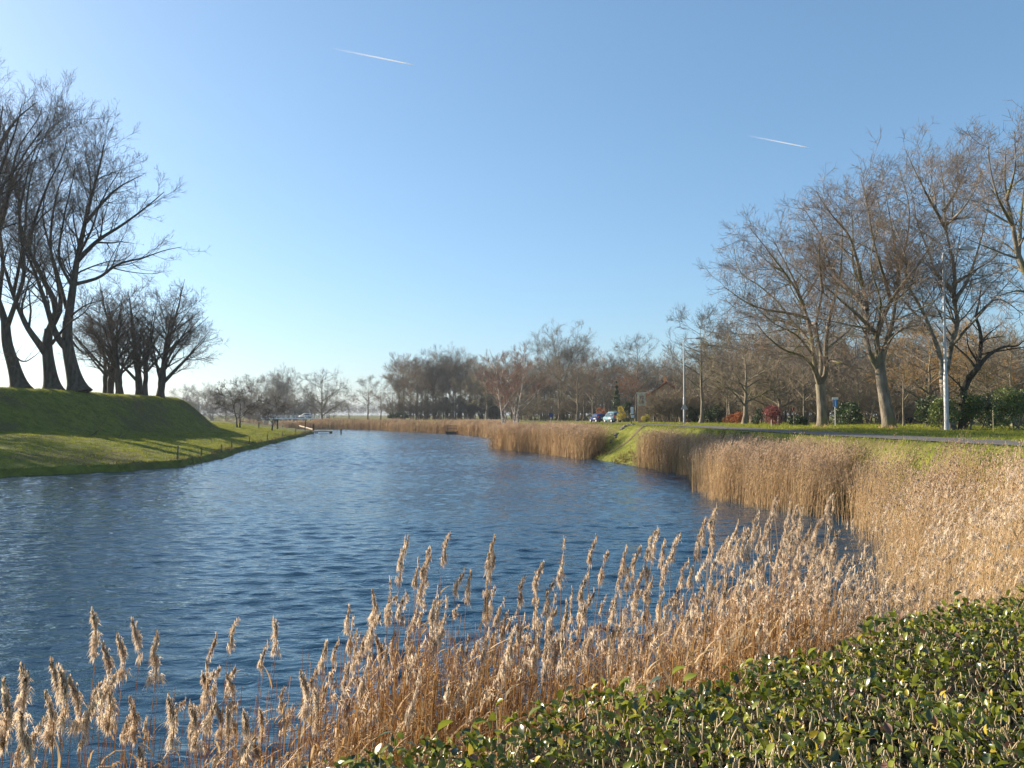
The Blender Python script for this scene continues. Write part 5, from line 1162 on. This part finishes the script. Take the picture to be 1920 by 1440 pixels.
for i in range(9):
    x = 10.9-0.33*i+rs_.normal(0, .15); y = 70.5-0.55*i+rs_.normal(0, .25); bm = bmesh.new(); bmesh.ops.create_icosphere(bm, subdivisions=2, radius=rs_.uniform(0.14, 0.27))
    for v in bm.verts: v.co = v.co*(1+0.22*math.sin(v.co.x*19+i)*math.cos(v.co.y*23))*1.0; v.co.z *= 0.65
    me = bpy.data.meshes.new('stone'); bm.to_mesh(me); bm.free(); me.materials.append(M['stone'])
    o = link('stone', me, loc=(x, y, tz(x, y)+0.04)); tag(o, 'rough stone lying in the line of rubble on the open green bank', 'stone', 'rubble stones on the green bank')

# ------------------------------------------------------------------ distant woods on the horizon
tt = t_round[1]
def merged(name, mesh_list, label, seed, XY, Hs):
    r = np.random.default_rng(seed); Vs = []; Fs = []; off = 0
    for (x, y), h in zip(XY, Hs):
        n = 900; u = norm(r.normal(0, 1, (n, 3))); c = u*(r.random((n, 1))**0.4)*np.array([h*0.42, h*0.3, h*0.38])+np.array([0, 0, h*0.60])
        c = np.vstack([c, np.column_stack([r.uniform(-h*.5, h*.5, 260), r.uniform(-2, 2, 260), r.uniform(0, h*0.5, 260)])])
        d = norm(r.normal(0, 1, c.shape)+np.array([0, 0, 0.9])); L_ = h*r.uniform(0.05, 0.16, (len(c), 1)); s = norm(np.cross(d, r.normal(0, 1, c.shape)))*h*0.0065
        V = np.stack([c-s, c+s, c+d*L_], 1)+np.array([x, y, tz(x, y)-0.3]); Vs.append(V.reshape(-1, 3)); Fs.append(np.arange(3*len(c)).reshape(-1, 3)+off); off += 3*len(c)
    o = link(name, np_mesh(name, np.concatenate(Vs), [(np.concatenate(Fs), 0)], [M['twig_far']])); tag(o, label, None, None, 'stuff')
r = np.random.default_rng(44)
XY = [(P(px, d), d) for px, d in [(x_, r.uniform(560, 700)) for x_ in np.arange(300, 2000, 10)]]
merged('far_woods', None, 'hazy line of far-off woods on the horizon', 1, XY, r.uniform(9, 14, len(XY)))

# ------------------------------------------------------------------ contrails high in the sky
def contrail(px0, py0, px1, py1, d, w, label):
    a = pix(px0, py0, d); b = pix(px1, py1, d); n = 30; t = np.linspace(0, 1, n)[:, None]; Pc = a*(1-t)+b*t
    Rr = (w*(0.55+0.9*(1-t[:, 0])))*np.clip((1-t[:, 0])*14, 0.12, 1)
    v, f = tubes([(Pc[None]-a, Rr[None])], 10)
    m = bpy.data.materials.new('ice_cloud'); m.use_nodes = True; N = m.node_tree.nodes; L = m.node_tree.links; N.remove(N['Principled BSDF']); df = N.new('ShaderNodeBsdfDiffuse'); tl = N.new('ShaderNodeBsdfTranslucent'); trn = N.new('ShaderNodeBsdfTransparent')
    df.inputs[0].default_value = tl.inputs[0].default_value = (0.98, 0.98, 0.98, 1); m1 = N.new('ShaderNodeMixShader'); m2 = N.new('ShaderNodeMixShader'); L.new(df.outputs[0], m1.inputs[1]); L.new(tl.outputs[0], m1.inputs[2]); L.new(trn.outputs[0], m2.inputs[1]); L.new(m1.outputs[0], m2.inputs[2]); L.new(m2.outputs[0], N['Material Output'].inputs[0])
    tc = N.new('ShaderNodeTexCoord'); sp = N.new('ShaderNodeSeparateXYZ'); L.new(tc.outputs['Generated'], sp.inputs[0]); mr = N.new('ShaderNodeMapRange'); mr.inputs[1].default_value = 0.0; mr.inputs[2].default_value = 0.95; mr.inputs[3].default_value = 0.0; mr.inputs[4].default_value = 0.95
    L.new(sp.outputs[0], mr.inputs[0]); pw_ = N.new('ShaderNodeMath'); pw_.operation = 'POWER'; pw_.inputs[1].default_value = 1.9; L.new(mr.outputs[0], pw_.inputs[0]); L.new(pw_.outputs[0], m2.inputs[0])
    o = link('contrail', np_mesh('contrail', v, [(f, 0)], [m], smooth=True), loc=a); tag(o, label, 'contrail'); return o
contrail(600, 86, 777, 122, 6500, 7, 'longer white aircraft trail high in the sky left of the middle')
contrail(1385, 251, 1517, 277, 6500, 5.5, 'shorter white aircraft trail above the big trees on the right')

# ------------------------------------------------------------------ the air between here and the far trees
HAZE = 0.0002
hm = bpy.data.materials.new('haze'); hm.use_nodes = True; N = hm.node_tree.nodes; N.remove(N['Principled BSDF'])
pv = N.new('ShaderNodeVolumePrincipled'); pv.inputs['Color'].default_value = (0.80, 0.88, 1.0, 1); pv.inputs['Density'].default_value = HAZE; pv.inputs['Anisotropy'].default_value = 0.2
hm.node_tree.links.new(pv.outputs[0], N['Material Output'].inputs['Volume'])
bm = bmesh.new(); bmesh.ops.create_cube(bm, size=1.0); me = bpy.data.meshes.new('haze'); bm.to_mesh(me); bm.free(); me.materials.append(hm)
o = link('haze', me); o.scale = (8100, 5600, 36.5); o.location = (0, 2350, -3+36.5/2); tag(o, 'pale winter haze in the air', None, None, 'stuff')

# ------------------------------------------------------------------ neighbours of a kind are told apart by their order
def order(group, what):
    m = sorted([o for o in sc.objects if o.parent is None and o.get('group') == group], key=lambda o: o.location.x/o.location.y)
    W_ = ['leftmost', 'second', 'third', 'fourth', 'fifth', 'sixth', 'seventh', 'eighth', 'ninth', 'tenth', 'eleventh', 'twelfth', 'thirteenth', 'fourteenth', 'fifteenth', 'sixteenth', 'seventeenth', 'eighteenth', 'nineteenth']
    for i, o in enumerate(m): o['label'] = (W_[i] if i == 0 else W_[i]+' from the left')+' of the '+what if i < len(m)-1 else 'rightmost of the '+what
order('hazy bare trees behind the bridge', 'hazy bare trees behind the white bridge')
order('ivy covered trees of the woods', 'ivy covered trunks across the water')
order('dense crowns deep in the woods', 'dense brown crowns deep in the woods')
order('dense crowns behind the garden thicket', 'dense crowns behind the garden thicket')
order('bushes in front of the house', 'tall bare bushes hiding the brick house')
order('rubble stones on the green bank', 'rough stones on the open green bank')
